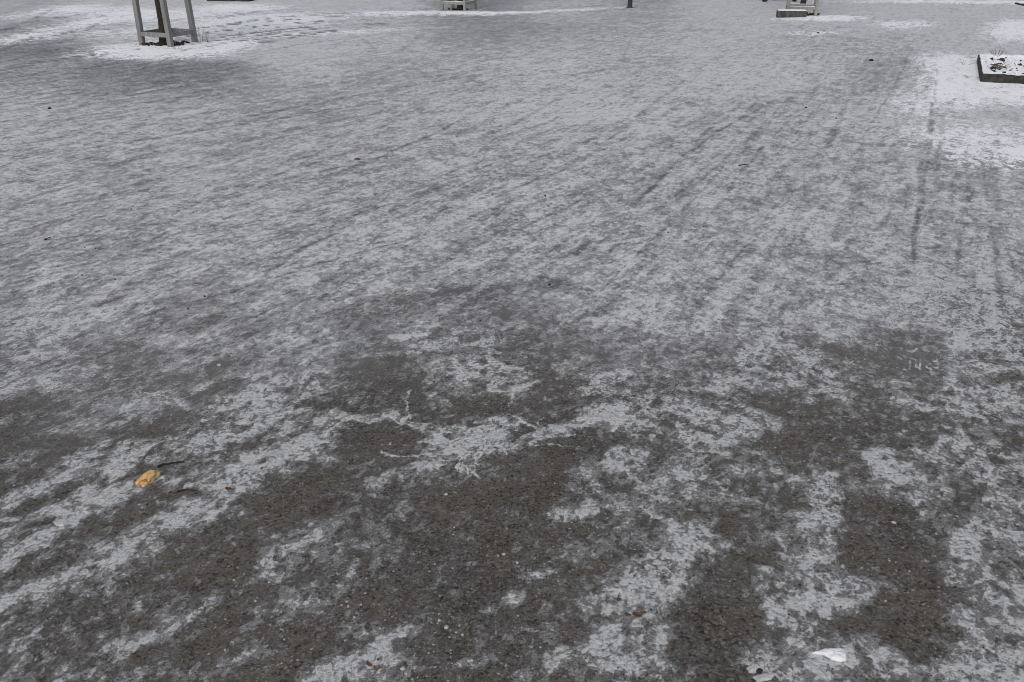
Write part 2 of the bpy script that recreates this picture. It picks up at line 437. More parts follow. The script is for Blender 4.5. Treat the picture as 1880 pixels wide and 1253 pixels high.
TRACK=[(0.0172,-0.5,[0.759,5.135,0.943,5.565,1.156,6.062,1.636,7.021,2.468,8.43]),
(0.0163,-0.45,[1.795,6.218,2.004,6.697]),
(0.0148,-0.35,[1.868,5.565,2.221,6.25]),
(0.0163,-0.28,[3.059,6.218,2.47,4.915,2.133,4.176]),
(0.0163,-0.25,[3.528,6.218,2.905,4.915,2.537,4.096,2.316,3.606]),
(0.0317,-0.2,[4.123,8.293,3.059,6.218]),
(0.0165,-0.35,[-1.264,3.931,-1.145,4.385,-1.006,4.613]),
(0.0209,-0.4,[-1.002,6.382,-0.727,7.021,-0.405,7.907]),
(0.0187,-0.3,[-1.42,5.631,-1.002,6.382]),
(0.0243,-0.25,[0.0,7.552,0.719,9.513]),
(0.0176,-0.4,[-1.988,3.532,-1.882,3.67]),
(0.0204,-0.25,[1.325,10.885,2.03,14.72]),
(0.034,-0.2,[-2.34,13.833,-1.879,12.389]),
(0.023,-0.2,[-1.572,12.389,-1.489,14.263]),
(0.0235,-0.4,[0.353,4.257,0.448,4.52]),
(0.0256,-0.15,[0.0,3.606,0.196,4.02,0.41,4.429]),
(0.0233,-0.15,[0.058,4.216,-0.163,3.873,-0.404,3.544]),
(0.0143,-0.3,[1.076,5.373,1.591,6.218]),
(0.0173,-0.15,[1.85,4.176,2.414,5.135]),
(0.0163,-0.3,[-1.076,4.81,-0.862,5.135]),
(0.0189,-0.15,[0.165,3.258,0.461,3.606,0.76,3.873]),
(0.0683,-0.6,[-5.077,15.992,-4.414,17.275,-3.288,18.052]),
(0.0564,-0.5,[-5.266,15.373,-4.416,16.463,-3.902,16.86]),
(0.0525,-0.6,[-4.379,14.263,-3.611,15.545]),
(0.0574,-0.4,[-3.77,13.296,-3.099,14.878,-2.356,16.084]),
(0.0411,-0.6,[-5.545,16.86,-5.184,18.168]),
(0.046,-0.35,[-7.208,12.389,-7.559,13.974,-7.313,15.122]),
(0.037,-0.4,[-8.609,15.122,-9.144,17.275,-9.887,19.685]),
(0.0361,-0.35,[-7.128,14.72,-7.528,16.463,-7.445,17.491]),
(0.0408,-0.5829543586329688,[-4.27,13.637,-3.768,14.676,-2.961,15.696,-1.906,16.272]),
(0.037,-0.5420385489116158,[-4.692,12.31,-4.309,13.298,-3.649,14.298,-2.934,14.951]),
(0.0239,-0.49469238665616866,[-4.626,12.397,-4.232,13.389,-3.559,14.39,-2.832,15.039]),
(0.0273,-0.6623554173138484,[-5.275,13.88,-4.828,14.927,-4.071,15.95,-3.411,16.509]),
(0.0228,-0.5278536342097524,[-4.773,12.972,-4.351,13.987,-3.638,14.998,-2.665,15.616]),
(0.0305,-0.3469665261511295,[-6.251,16.549,-5.688,17.665,-4.756,18.685,-3.436,19.026]),
(0.0367,-0.49265056099186477,[-3.66,12.072,-3.214,13.051,-2.496,14.046,-1.852,14.711]),
(0.0348,-0.6849539405427378,[-4.856,13.374,-4.413,14.403,-3.671,15.421,-2.572,16.013]),
(0.0224,-0.31556585929330716,[-4.423,12.426,-4.011,13.419,-3.32,14.421,-2.645,15.069]),
(0.026,-0.555070412296461,[-5.947,16.994,-5.333,18.119,-4.344,19.134,-3.183,19.431]),
(0.0344,-0.3921068976308998,[-5.328,15.177,-4.797,16.262,-3.929,17.29,-2.754,17.752]),
(0.0435,-0.2602895034637243,[-4.534,14.364,-4.003,15.426,-3.153,16.452,-2.539,16.977]),
(0.036,-0.4147830141288372,[-3.97,13.043,-3.484,14.06,-2.707,15.073,-2.177,15.686]),
(0.0252,-0.6798309548160248,[-5.272,13.857,-4.826,14.903,-4.071,15.925,-3.524,16.487]),
(0.0476,-0.40497181587385533,[-4.969,16.07,-4.355,17.177,-3.388,18.201,-2.043,18.586]),
(0.0256,-0.5867791254180983,[-4.997,15.077,-4.45,16.159,-3.569,17.187,-2.424,17.657]),
(0.0169,-0.48374005551265514,[-6.103,10.387,-5.998,11.361,-5.676,12.074,-5.297,12.629]),
(0.0359,-0.47542615565999363,[-8.636,14.521,-8.8,16.408,-8.572,17.871,-7.82,18.154]),
(0.0304,-0.29373511080287207,[-7.365,12.756,-7.371,14.212,-7.069,15.314,-6.493,15.754]),
(0.0215,-0.24466041338697458,[-7.802,12.902,-7.856,14.393,-7.586,15.522,-7.006,15.951]),
(0.0197,-0.2145656490645369,[-6.31,10.869,-6.219,11.932,-5.895,12.716,-5.477,13.256]),
(0.0213,-0.2712009811562862,[-5.809,9.632,-5.688,10.473,-5.375,11.083,-5.054,11.654]),
(0.0257,-0.32652718457347685,[-6.631,11.329,-6.567,12.482,-6.25,13.337,-5.799,13.859]),
(0.0234,-0.3480692595262497,[-8.486,14.81,-8.635,16.774,-8.387,18.304,-7.597,18.555]),
(0.0277,-0.48493956878656963,[-6.288,10.214,-6.201,11.156,-5.897,11.844,-5.544,12.404]),
(0.0192,-0.33036655718013114,[-6.548,11.149,-6.477,12.266,-6.161,13.093,-5.725,13.622]),
(0.028,-0.3359464740499929,[-8.12,14.069,-8.217,15.84,-7.949,17.204,-7.242,17.534]),
(0.0298,-0.336061996877487,[-5.668,9.585,-5.536,10.419,-5.216,11.023,-4.892,11.595]),
(0.0273,-0.28730678514409247,[-6.978,11.885,-6.945,13.152,-6.637,14.098,-6.142,14.593]),
(0.0264,-0.49651631012205444,[-7.511,12.366,-7.532,13.736,-7.252,14.767,-6.723,15.233]),
(0.0153,-0.15,[2.519,4.24,2.952,5.241,3.611,6.673]),
(0.0116,-0.15,[-2.383,3.684,-1.614,4.413,-0.503,5.385]),
(0.0125,-0.3,[2.452,6.074,3.627,8.372,5.83,12.822]),
(0.0128,-0.15,[-0.267,3.748,0.095,4.441,0.605,5.385]),
(0.016,0.16,[-1.015,4.177,-0.013,5.423,1.703,7.626]),
(0.0136,0.16,[2.103,3.255,2.464,4.041,3.06,5.27]),
(0.0212,0.16,[-2.359,7.656,-0.728,9.56,1.887,12.99]),
(0.0141,-0.22,[-1.365,4.529,-0.169,6.135,1.961,8.975]),
(0.0075,-0.22,[-1.701,4.03,-0.809,5.157,0.624,6.887]),
(0.0113,-0.3,[-1.92,3.228,-1.129,4.002,0.045,5.119]),
(0.0162,-0.3,[0.528,6.266,1.392,8.474,3.014,12.484]),
(0.0134,-0.15,[1.008,4.554,1.831,6.313,3.452,9.678]),
(0.0077,0.16,[2.2,3.616,2.606,4.397,3.161,5.485]),
(0.0059,-0.3,[0.18,3.254,0.807,4.538,2.067,7.145]),
(0.0097,-0.22,[-0.952,3.354,-0.32,4.198,0.604,5.488]),
(0.015,-0.15,[-0.207,4.854,0.557,6.307,1.774,8.609]),
(0.0145,-0.3,[-0.199,5.17,0.369,6.098,1.136,7.295]),
(0.0098,-0.15,[0.627,3.245,0.837,3.793,1.136,4.497]),
(0.0115,0.16,[-1.841,4.879,-1.387,5.362,-0.887,5.987]),
(0.017,-0.15,[0.541,4.877,1.199,6.244,2.203,8.31]),
(0.0135,-0.22,[-1.329,3.956,-0.441,5.032,1.012,6.697]),
(0.0103,0.16,[-3.915,6.161,-2.363,7.433,-0.171,9.299]),
(0.0117,-0.22,[0.386,4.019,1.152,5.525,2.612,8.556]),
(0.0151,0.16,[2.46,4.922,3.087,6.39,4.273,9.01]),
(0.0138,-0.3,[3.476,7.037,4.203,8.562,5.229,10.707]),
(0.0208,-0.3,[-3.745,6.324,-1.487,8.429,2.555,11.892]),
(0.0162,-0.22,[2.6,3.978,2.811,4.405,3.099,4.939]),
(0.0076,-0.22,[2.568,3.963,2.908,4.792,3.457,6.043]),
(0.0242,-0.22,[-4.523,7.359,-3.147,8.693,-1.167,10.598]),
(0.0276,-0.22,[-4.938,7.526,-2.602,9.512,1.238,12.892]),
(0.0211,-0.15,[1.537,6.962,2.397,8.726,3.707,11.574]),
(0.0227,0.16,[-3.766,6.282,-1.607,8.233,2.154,11.921]),
(0.0123,-0.3,[1.83,6.721,2.72,8.571,4.31,11.766]),
(0.0146,0.16,[-0.125,4.978,0.408,5.994,1.098,7.308]),
(0.0266,0.16,[-4.214,6.965,-1.436,9.559,4.066,14.292]),
(0.0212,-0.15,[2.673,7.063,3.474,8.891,4.756,11.69]),
(0.021,-0.15,[1.923,5.371,2.61,6.914,3.811,9.561]),
(0.0079,-0.22,[-0.046,4.37,0.57,5.515,1.522,7.174]),
(0.0116,0.16,[-2.126,4.805,-0.455,6.583,2.782,9.969]),
(0.0185,0.16,[-1.333,4.938,-0.795,5.599,-0.075,6.534]),
(0.0169,-0.3,[-2.984,6.15,-2.105,7.177,-0.881,8.442]),
(0.0147,-0.22,[-0.96,3.815,-0.522,4.511,0.115,5.446]),
(0.0091,-0.3,[-2.291,4.09,-1.547,4.824,-0.555,5.741]),
(0.009,-0.15,[0.281,4.132,0.871,5.224,1.788,6.993]),
(0.0157,0.16,[-1.302,3.877,-0.424,5.038,1.071,7.023]),
(0.0104,-0.15,[1.582,6.034,2.195,7.358,3.024,9.146]),
(0.0134,-0.3,[2.253,3.928,2.559,4.555,2.992,5.368]),
(0.0146,-0.22,[-0.145,3.724,0.101,4.128,0.401,4.632]),
(0.0092,-0.22,[-2.197,4.721,-1.326,5.684,-0.041,6.995]),
(0.0113,0.16,[0.362,3.51,0.584,4.058,0.867,4.765]),
(0.0276,-0.3,[-0.027,7.127,0.351,7.719,0.78,8.582]),
(0.0143,0.16,[-2.507,4.837,-1.073,6.403,1.451,8.991]),
(0.0242,-0.3,[-2.71,7.599,-1.445,9.203,0.45,11.225]),
(0.01,-0.3,[0.919,3.681,1.596,4.995,2.919,7.498]),
(0.0138,-0.3,[2.108,4.141,2.717,5.41,3.809,7.675]),
(0.0076,-0.22,[1.114,3.978,1.459,4.672,1.908,5.523]),
(0.0084,-0.3,[-2.486,4.77,-1.703,5.591,-0.659,6.767]),
(0.0153,0.16,[-4.343,7.152,-2.822,8.401,-0.808,10.187]),
(0.0254,-0.15,[-3.38,6.544,-2.27,7.787,-0.711,9.352]),
(0.0129,-0.15,[0.044,6.789,0.998,8.618,2.531,11.851]),
(0.0102,-0.6,[-1.086,2.122,-1.061,2.148,-1.023,2.162,-0.968,2.15]),
(0.0113,-0.7,[-1.437,1.983,-1.394,2.008,-1.356,1.998,-1.334,2.031]),
(0.0065,-0.5,[-0.057,2.008,-0.072,1.941,-0.081,1.876]),
(0.0056,-0.5,[-0.095,1.609,-0.112,1.563,-0.125,1.536]),
(0.0086,-0.4,[-1.308,2.165,-1.255,2.223,-1.207,2.259]),
(0.0154,-0.5,[-1.364,2.508,-1.308,2.522,-1.254,2.498]),
(0.0153,-0.4,[-1.193,2.97,-1.112,3.031,-1.049,3.045]),
(0.0091,-0.4,[0.74,1.802,0.688,1.835,0.632,1.858]),
(0.0075,-0.4,[0.149,1.769,0.195,1.787,0.256,1.791]),
(0.0083,-0.4,[0.943,1.59,1.014,1.563,1.101,1.572]),
(0.0051,-0.5,[-0.205,2.136,-0.118,2.095,-0.042,2.068]),
(0.0044,-0.4,[-0.233,1.707,-0.161,1.727,-0.102,1.717]),
(0.0202,-0.25,[3.998,7.907,3.189,6.218,2.472,4.71])]
VEIN=[(0.0075,0.6,[-0.186,2.412,-0.267,2.48,-0.348,2.533,-0.433,2.588]),
(0.0075,0.7,[-0.169,2.429,-0.095,2.48,-0.038,2.508,-0.01,2.626,0.0,2.765]),
(0.0057,0.6,[-0.038,2.498,0.039,2.559,0.115,2.515]),
(0.0057,0.6,[-0.076,2.48,-0.117,2.551,-0.069,2.588]),
(0.0059,0.6,[-0.069,2.588,-0.02,2.559,-0.03,2.645]),
(0.0056,0.6,[-0.112,2.405,-0.076,2.452,-0.019,2.48]),
(0.0055,0.6,[-0.146,2.346,-0.161,2.283,-0.124,2.253]),
(0.0055,0.6,[-0.127,2.33,-0.107,2.283,-0.132,2.238]),
(0.0054,0.6,[-0.099,2.314,-0.125,2.277,-0.105,2.223]),
(0.0054,0.6,[-0.217,2.314,-0.25,2.277,-0.279,2.299]),
(0.0059,0.6,[-0.374,2.588,-0.399,2.724,-0.394,2.806]),
(0.0059,0.6,[-0.435,2.607,-0.507,2.559,-0.59,2.588]),
(0.0057,0.6,[-0.301,2.446,-0.373,2.412,-0.45,2.429]),
(0.0056,0.6,[-0.26,2.395,-0.311,2.346,-0.403,2.353,-0.466,2.412]),
(0.0056,0.6,[0.037,2.395,0.114,2.463,0.229,2.48]),
(0.0056,0.6,[0.056,2.412,0.149,2.418,0.24,2.385]),
(0.0056,0.6,[0.019,2.439,0.086,2.498,0.193,2.522]),
(0.006,0.6,[-0.477,2.626,-0.569,2.581,-0.658,2.533]),
(0.0057,0.6,[-0.209,2.48,-0.292,2.551,-0.391,2.57]),
(0.0062,0.6,[-1.437,2.785,-1.248,2.724,-1.173,2.806]),
(0.0064,0.6,[-1.364,2.871,-1.467,2.915,-1.577,2.871]),
(0.006,0.6,[-0.02,2.626,0.087,2.533,0.108,2.588]),
(0.006,0.6,[0.48,2.645,0.595,2.618,0.704,2.57]),
(0.0053,0.6,[-0.142,2.253,-0.188,2.277,-0.164,2.33]),
(0.0038,0.9,[1.66,3.093,1.624,3.026,1.594,2.96,1.574,2.965]),
(0.0038,0.9,[1.677,3.05,1.634,2.96]),
(0.0038,0.9,[1.656,3.002,1.64,3.007,1.63,2.988,1.644,2.984]),
(0.0038,0.9,[1.702,3.016,1.674,2.993,1.672,2.974,1.686,2.97]),
(0.0038,0.9,[1.722,3.035,1.735,3.031,1.748,3.059]),
(0.0038,0.9,[1.716,3.012,1.731,3.012,1.712,2.974,1.701,2.984]),
(0.0038,0.9,[1.615,3.089,1.629,3.074,1.651,3.089]),
(0.0038,0.9,[1.595,3.079,1.6,3.059]),
(0.0039,0.9,[1.658,3.143,1.668,3.113,1.708,3.153]),
(0.0038,0.9,[1.641,3.059,1.659,3.05])]
STONES=[(-4.456,8.24,0.042),
(-1.946,5.897,0.0117),
(-1.458,5.552,0.0111),
(-2.388,5.078,0.0102),
(-2.354,4.368,0.009),
(-2.293,4.359,0.009),
(-2.185,3.968,0.0111),
(-1.992,3.909,0.0109),
(-1.473,3.696,0.0131),
(-1.503,3.55,0.0101),
(-0.129,5.386,0.0108),
(0.218,5.349,0.0179),
(2.854,8.293,0.0264),
(2.977,7.809,0.02),
(0.903,4.632,0.0126),
(0.64,4.604,0.0094),
(1.133,4.74,0.0097),
(2.095,4.904,0.0099),
(3.088,5.565,0.0111),
(0.186,3.838,0.0162),
(0.715,3.859,0.0081),
(4.691,11.443,0.0641),
(4.995,14.488,0.0444),
(0.587,3.67,0.0078),
(-0.142,3.413,0.0098),
(1.189,1.723,0.0088),
(0.774,1.729,0.0088),
(0.0,2.232,0.0123),
(-0.311,1.791,0.0105),
(-0.343,1.784,0.0075),
(-0.251,1.905,0.0078),
(0.106,1.42,0.0064),
(-0.224,2.28,0.0072),
(1.276,1.727,0.0059)]
PEBBLES=[(0.223,1.691,0.0101),
(-0.124,1.557,0.0109),
(-0.326,1.787,0.009),
(-0.227,1.787,0.009),
(-0.016,1.97,0.0096),
(0.153,2.068,0.01),
(0.136,2.193,0.0104),
(-1.184,2.997,0.0243),
(-0.428,1.657,0.0086),
(-0.249,1.583,0.0083),
(-0.166,1.581,0.0166),
(0.015,1.822,0.0137),
(-0.023,1.856,0.0154),
(-0.189,1.628,0.0085),
(-0.191,1.693,0.0087),
(1.357,1.963,0.0128),
(1.337,2.023,0.0115),
(1.137,1.998,0.0179),
(0.648,1.924,0.0095),
(1.594,2.756,0.0145),
(1.241,1.872,0.0078),
(-0.171,1.975,0.0113),
(-0.172,1.943,0.0096),
(0.102,2.235,0.0088),
(-0.206,2.136,0.017),
(0.693,2.098,0.0101),
(-0.251,1.435,0.013),
(-0.261,1.448,0.0183),
(-0.166,1.585,0.0111),
(-0.93,2.353,0.011),
(-1.204,2.657,0.012)]

# ------------------------------------------------------------------ numpy noise
def _h(ix, iy, s):
    n = (ix*374761393 + iy*668265263 + s*974634777) & 0xffffffff
    n = ((n ^ (n >> 13))*1274126177) & 0xffffffff
    return ((n ^ (n >> 16)) & 0xffff)/65535.0
def vnoise(x, y, s=0):
    ix = np.floor(x).astype(np.int64); iy = np.floor(y).astype(np.int64)
    fx = x-ix; fy = y-iy; fx = fx*fx*(3-2*fx); fy = fy*fy*(3-2*fy)
    a = _h(ix, iy, s); b = _h(ix+1, iy, s); c = _h(ix, iy+1, s); d = _h(ix+1, iy+1, s)
    return (a+(b-a)*fx)*(1-fy) + (c+(d-c)*fx)*fy - .5
def fbm(x, y, f, o, s=0, g=.55):
    r = 0; a = 1.0
    for k in range(o):
        r = r + a*vnoise(x*f+17.3*k, y*f-9.1*k, s+k); f *= 2.03; a *= g
    return r
def seg_dist(x, y, ax, ay, bx, by):
    dx, dy = bx-ax, by-ay; L = dx*dx+dy*dy+1e-12
    t = np.clip(((x-ax)*dx+(y-ay)*dy)/L, 0, 1)
    return np.hypot(x-ax-t*dx, y-ay-t*dy)
def smooth(a, b, x):
    t = np.clip((x-a)/(b-a), 0, 1); return t*t*(3-2*t)
def fields(x, y, full=False):
    """ice cover (0 bare asphalt .. .75 grey ice .. 1.2 snow), vein and height at ground points"""
    r = np.maximum(np.hypot(x, y), .8)
    wsc = np.clip(r*.012, .012, .12)
    fq = 9/np.clip(r/2.2, 1, 4)
    wx = x + wsc*fbm(x*fq, y*fq, 1, 4, 3); wy = y + wsc*1.6*fbm(x*fq, y*fq, 1, 4, 41)
    num = np.zeros_like(x); den = np.full_like(x, 1e-9)
    for cx, cy, a, b, c, d, v in GRID:
        X = wx-cx; Y = wy-cy
        w = np.exp(-np.minimum((a*X+b*Y)**2+(c*X+d*Y)**2, 30)*1.1)
        num += w*v; den += w
    far = smooth(1e-8, 1e-6, den)
    L = np.where(den > 2e-9, num/den, 150.); L = L*far + 150*(1-far)
    L = L + np.where(far < 1, (1-far)*25*fbm(x, y, .8, 4, 91), 0)
    cov = (L-85)/75*.62+.20
    snowm = np.zeros_like(x)
    for cx, cy, a, b, c, d, v in PATCH:
        X = wx-cx; Y = wy-cy
        q = (a*X+b*Y)**2+(c*X+d*Y)**2
        m = q < 5
        g = np.exp(-q[m]**1.5*.45); cov[m] += 1.25*v*g
        if v > .21 and cy > 5.8: snowm[m] += (1.8 if cy > 8.3 else 1.3)*v*g
    trod = smooth(8.5, 6.0, y)          # the walked-on part near the camera holds crust, no fresh snow
    cap = .78
    cov = np.where(cov > cap, cov*(1-trod)+trod*(cap+.12*np.tanh((cov-cap)/.4)), cov)
    cov = np.minimum(cov, 1.3)
    cov = np.where(cov < .2, .2+(cov-.2)*.4, cov)
    tx = x + .3*wsc*fbm(x, y, 3, 3, 5); ty = y + .5*wsc*fbm(x, y, 3, 3, 6)
    for w, v, p in TRACK:
        for i in range(0, len(p)-2, 2):
            ax, ay, bx, by = p[i:i+4]
            m = (x > min(ax, bx)-4*w) & (x < max(ax, bx)+4*w) & (y > min(ay, by)-4*w-.1) & (y < max(ay, by)+4*w+.1)
            if m.any():
                d = seg_dist(tx[m], ty[m], ax, ay, bx, by)
                dv = 1.5*v*np.exp(-(d/w)**2)*np.clip(.75+1.2*fbm(x[m], y[m], 6, 2, 8), .1, 1.2)
                cov[m] += dv; snowm[m] = np.minimum(snowm[m], 1.1)+np.minimum(dv, 0)*1.3
    vein = np.zeros_like(x)
    vx = x + .016*fbm(x, y, 25, 4, 61, .7); vy = y + .02*fbm(x, y, 25, 4, 77, .7)
    for k, (w, v, p) in enumerate(VEIN):
        if v > .8: qx, qy = x, y
        else: qx, qy = vx, vy
        for i in range(0, len(p)-2, 2):
            ax, ay, bx, by = p[i:i+4]
            m = (x > min(ax, bx)-.05) & (x < max(ax, bx)+.05) & (y > min(ay, by)-.06) & (y < max(ay, by)+.06)
            if m.any():
                d = seg_dist(qx[m], qy[m], ax, ay, bx, by)
                vein[m] = np.maximum(vein[m], v*np.exp(-(d/(w*.65))**2)*np.clip(.8+1.6*fbm(x[m], y[m], 30, 2, 3), .1, 1))
    ice = smooth(.2, .8, cov); snow = smooth(.35, .9, snowm)
    h = .004*ice + .014*snow*(1+.8*fbm(x, y, 6, 3, 21)) + .012*fbm(x, y, .45, 3, 31) + .002*fbm(x, y, 9, 3, 33)*ice + .002*vein
    if full: return cov, vein, h, np.clip(snowm, 0, 1)
    return cov, vein, h
def glaze(x, y):
    """how completely the asphalt is sealed under ice"""
    return smooth(2.55, 3.9, y+.9*fbm(x, y, 1.3, 4, 71)-.12*x)
def hgt(x, y):
    return float(fields(np.array([float(x)]), np.array([float(y)]))[2][0])

# ------------------------------------------------------------------ material helpers
class NT:
    def __init__(self, name):
        self.m = bpy.data.materials.new(name); self.m.use_nodes = True
        self.t = self.m.node_tree; self.t.nodes.clear()
        self.out = self.t.nodes.new('ShaderNodeOutputMaterial')
        self.p = self.t.nodes.new('ShaderNodeBsdfPrincipled')
        self.t.links.new(self.p.outputs[0], self.out.inputs['Surface'])
        self.tc = self.t.nodes.new('ShaderNodeTexCoord').outputs['Object']
    def link(self, a, b):
        if hasattr(a, 'is_output'): self.t.links.new(a, b)
        else: b.default_value = a
    def math(self, op, a, b=0., c=None, clamp=False):
        n = self.t.nodes.new('ShaderNodeMath'); n.operation = op; n.use_clamp = clamp
        self.link(a, n.inputs[0]); self.link(b, n.inputs[1])
        if c is not None: self.link(c, n.inputs[2])
        return n.outputs[0]
    def mp(self, rot=0, sc=(1, 1, 1), src=None):
        n = self.t.nodes.new('ShaderNodeMapping'); n.vector_type = 'POINT'
        n.inputs['Rotation'].default_value = (0, 0, rot); n.inputs['Scale'].default_value = sc
        self.t.links.new(src or self.tc, n.inputs['Vector']); return n.outputs[0]
    def noise(self, scale, det=4, rough=.5, dist=0, vec=None, col=False):
        n = self.t.nodes.new('ShaderNodeTexNoise'); n.noise_dimensions = '3D'
        n.inputs['Scale'].default_value = scale; n.inputs['Detail'].default_value = det
        n.inputs['Roughness'].default_value = rough; n.inputs['Distortion'].default_value = dist
        self.t.links.new(vec or self.tc, n.inputs['Vector']); return n.outputs['Color' if col else 'Fac']
    def vor(self, scale, feat='F1', vec=None, out='Distance', rand=1):
        n = self.t.nodes.new('ShaderNodeTexVoronoi'); n.feature = feat
        n.inputs['Scale'].default_value = scale; n.inputs['Randomness'].default_value = rand
        self.t.links.new(vec or self.tc, n.inputs['Vector']); return n.outputs[out]
    def step(self, x, a, b, lo=0., hi=1.):
        n = self.t.nodes.new('ShaderNodeMapRange'); n.interpolation_type = 'SMOOTHSTEP'
        self.link(x, n.inputs['Value']); n.inputs['From Min'].default_value = a; n.inputs['From Max'].default_value = b
        n.inputs['To Min'].default_value = lo; n.inputs['To Max'].default_value = hi
        return n.outputs[0]
    def mix(self, f, a, b):
        n = self.t.nodes.new('ShaderNodeMix'); n.data_type = 'RGBA'
        self.link(f, n.inputs[0])
        for q, s in ((a, n.inputs[6]), (b, n.inputs[7])):
            if isinstance(q, tuple): q = (*q, 1) if len(q) == 3 else q
            self.link(q, s)
        return n.outputs[2]
    def attr(self, name):
        n = self.t.nodes.new('ShaderNodeAttribute'); n.attribute_name = name; return n.outputs['Fac']
    def bump(self, h, dist=.01, strength=1, prev=None):
        n = self.t.nodes.new('ShaderNodeBump'); n.inputs['Distance'].default_value = dist; self.link(strength, n.inputs['Strength'])
        self.link(h, n.inputs['Height'])
        if prev is not None: self.t.links.new(prev, n.inputs['Normal'])
        return n.outputs[0]
    def done(self, col, rough=.6, nrm=None, spec=.5):
        c = col if not isinstance(col, tuple) else (*col, 1)
        self.link(c, self.p.inputs['Base Color']); self.link(rough, self.p.inputs['Roughness'])
        self.link(spec, self.p.inputs['Specular IOR Level'])
        if nrm is not None: self.t.links.new(nrm, self.p.inputs['Normal'])
        return self.m

def ground_material():
    n = NT('icy_asphalt')
    def along(stretch, deg=-25.3):             # texture drawn out along the walking direction
        m = n.t.nodes.new('ShaderNodeMapping'); m.vector_type = 'TEXTURE'
        m.inputs['Rotation'].default_value = (0, 0, math.radians(deg)); m.inputs['Scale'].default_value = (1, stretch, 1)
        n.t.links.new(n.tc, m.inputs['Vector']); return m.outputs[0]
    al = along(1.35); al2 = along(9, -27); al3 = along(4, -36)
    cov = n.attr('cov'); vein = n.attr('vein'); glz = n.attr('glaze')
    N = lambda x: n.math('SUBTRACT', x, .5)
    def addn(x, amp, a): return n.math('MULTIPLY_ADD', N(x), amp, a)
    big = n.noise(2.6, 3, .55, .2, al)
    med = n.noise(7, 9, .7, .2, al)
    mid = n.noise(23, 7, .72, .15, al)
    fine = n.noise(85, 5, .72, 0)
    tiny = n.noise(300, 2, .6)
    streak = n.noise(11, 5, .6, 0, al2)
    streak2 = n.noise(17, 5, .65, 0, al3)
    a = addn(big, .45, cov)
    a = addn(med, n.math('MULTIPLY_ADD', glz, -.4, 1.5), a)
    a = addn(mid, n.math('MULTIPLY_ADD', glz, -.6, 2.0), a)
    a = addn(streak, n.math('MULTIPLY_ADD', glz, .75, .1), a)
    a = addn(streak2, n.math('MULTIPLY_ADD', glz, .6, .12), a)
    # broken plates of crust: every plate sits a little higher or lower, edges are sharp
    def plates(scale, warp, amp, v):
        w = n.t.nodes.new('ShaderNodeVectorMath'); w.operation = 'MULTIPLY_ADD'
        n.t.links.new(n.noise(scale*.9, 3, .7, 0, al, True), w.inputs[0]); w.inputs[1].default_value = (warp, warp, 0); n.t.links.new(al, w.inputs[2])
        cc = n.vor(scale, 'F1', w.outputs[0], 'Color')
        sp = n.t.nodes.new('ShaderNodeSeparateColor'); n.t.links.new(cc, sp.inputs[0])
        return addn(sp.outputs[0], amp, v)
    vs_ = plates(11, .08, .26, a)
    vs_ = plates(48, .022, .42, vs_)
    v = addn(fine, n.math('MULTIPLY_ADD', glz, .3, 1.4), vs_)
    v = addn(tiny, .6, v)
    rv = addn(fine, .7, vs_)
    v = n.math('MULTIPLY_ADD', vein, 1.6, v)
    film = n.math('MAXIMUM', n.math('MULTIPLY', n.step(v, -.02, .44), .66), n.math('MULTIPLY', glz, .97))
    ice = n.step(v, .42, .51)                   # milky ice
    white = n.step(v, .68, .83)                 # frosted crust
    snow = n.math('MULTIPLY', n.step(n.math('MULTIPLY_ADD', n.math('SUBTRACT', v, cov), 1.3, n.attr('snowm')), .25, .85), n.step(n.attr('snowm'), .02, .22))
    # asphalt
    warm = n.noise(1.7, 4, .6)
    asp = n.mix(n.step(warm, .40, .60), (.072, .066, .060), (.112, .092, .073))
    gr = n.vor(150, out='Color')
    sep = n.t.nodes.new('ShaderNodeSeparateColor'); n.t.links.new(gr, sep.inputs[0])
    g1 = sep.outputs[0]; g2 = sep.outputs[1]
    asp = n.mix(n.math('MULTIPLY', n.step(g1, .5, 1.0), .8), asp, (.21, .19, .165))
    asp = n.mix(n.step(g1, .25, .05), asp, (.011, .010, .009))
    asp = n.mix(n.math('MULTIPLY', n.step(g2, .965, .98), .6), asp, (.34, .33, .31))
    asp = n.mix(n.step(tiny, .35, .62), n.mix(.45, asp, (.014, .013, .012)), asp)
    # ice
    mott = n.noise(38, 5, .75, .2, al)
    icec = n.mix(n.step(mott, .38, .62), (.195, .193, .190), (.315, .322, .33))
    glass = n.mix(n.step(n.math('ADD', mid, fine), .78, 1.22), (.135, .140, .146), (.245, .253, .265))
    glass = n.mix(glz, n.mix(.5, glass, (.125, .116, .105)), glass)
    c = n.mix(n.math('MULTIPLY', film, .85), asp, glass)
    c = n.mix(ice, c, icec)
    wlo = n.mix(glz, (.36, .373, .390), (.33, .343, .362)); whi = n.mix(glz, (.64, .655, .68), (.50, .517, .545))
    c = n.mix(white, c, n.mix(n.step(fine, .35, .6), wlo, whi))
    # where the asphalt is fully sealed the ice is one continuous, softly clouded sheet
    soft = n.noise(3.3, 5, .6, .3, al)
    sv = addn(soft, .5, v)
    cg = n.mix(n.step(sv, .02, .60), n.mix(n.step(n.noise(1.1, 4, .6), .4, .6), (.098, .101, .109), (.120, .110, .103)), (.270, .277, .293))
    cg = n.mix(n.step(sv, .50, 1.3), cg, (.50, .515, .545))
    crk = n.noise(15, 7, .75, .1, along(2.2))
    tt = addn(crk, 2.6, n.math('SUBTRACT', v, cov))
    cg = n.mix(n.math('MULTIPLY', n.step(tt, .05, -.65), .48), cg, (.085, .085, .090))
    cg = n.mix(n.math('MULTIPLY', n.step(tt, .10, .75), .42), cg, (.62, .635, .665))
    c = n.mix(n.math('MULTIPLY', glz, .95), c, cg)
    c = n.mix(snow, c, (.75, .775, .82))
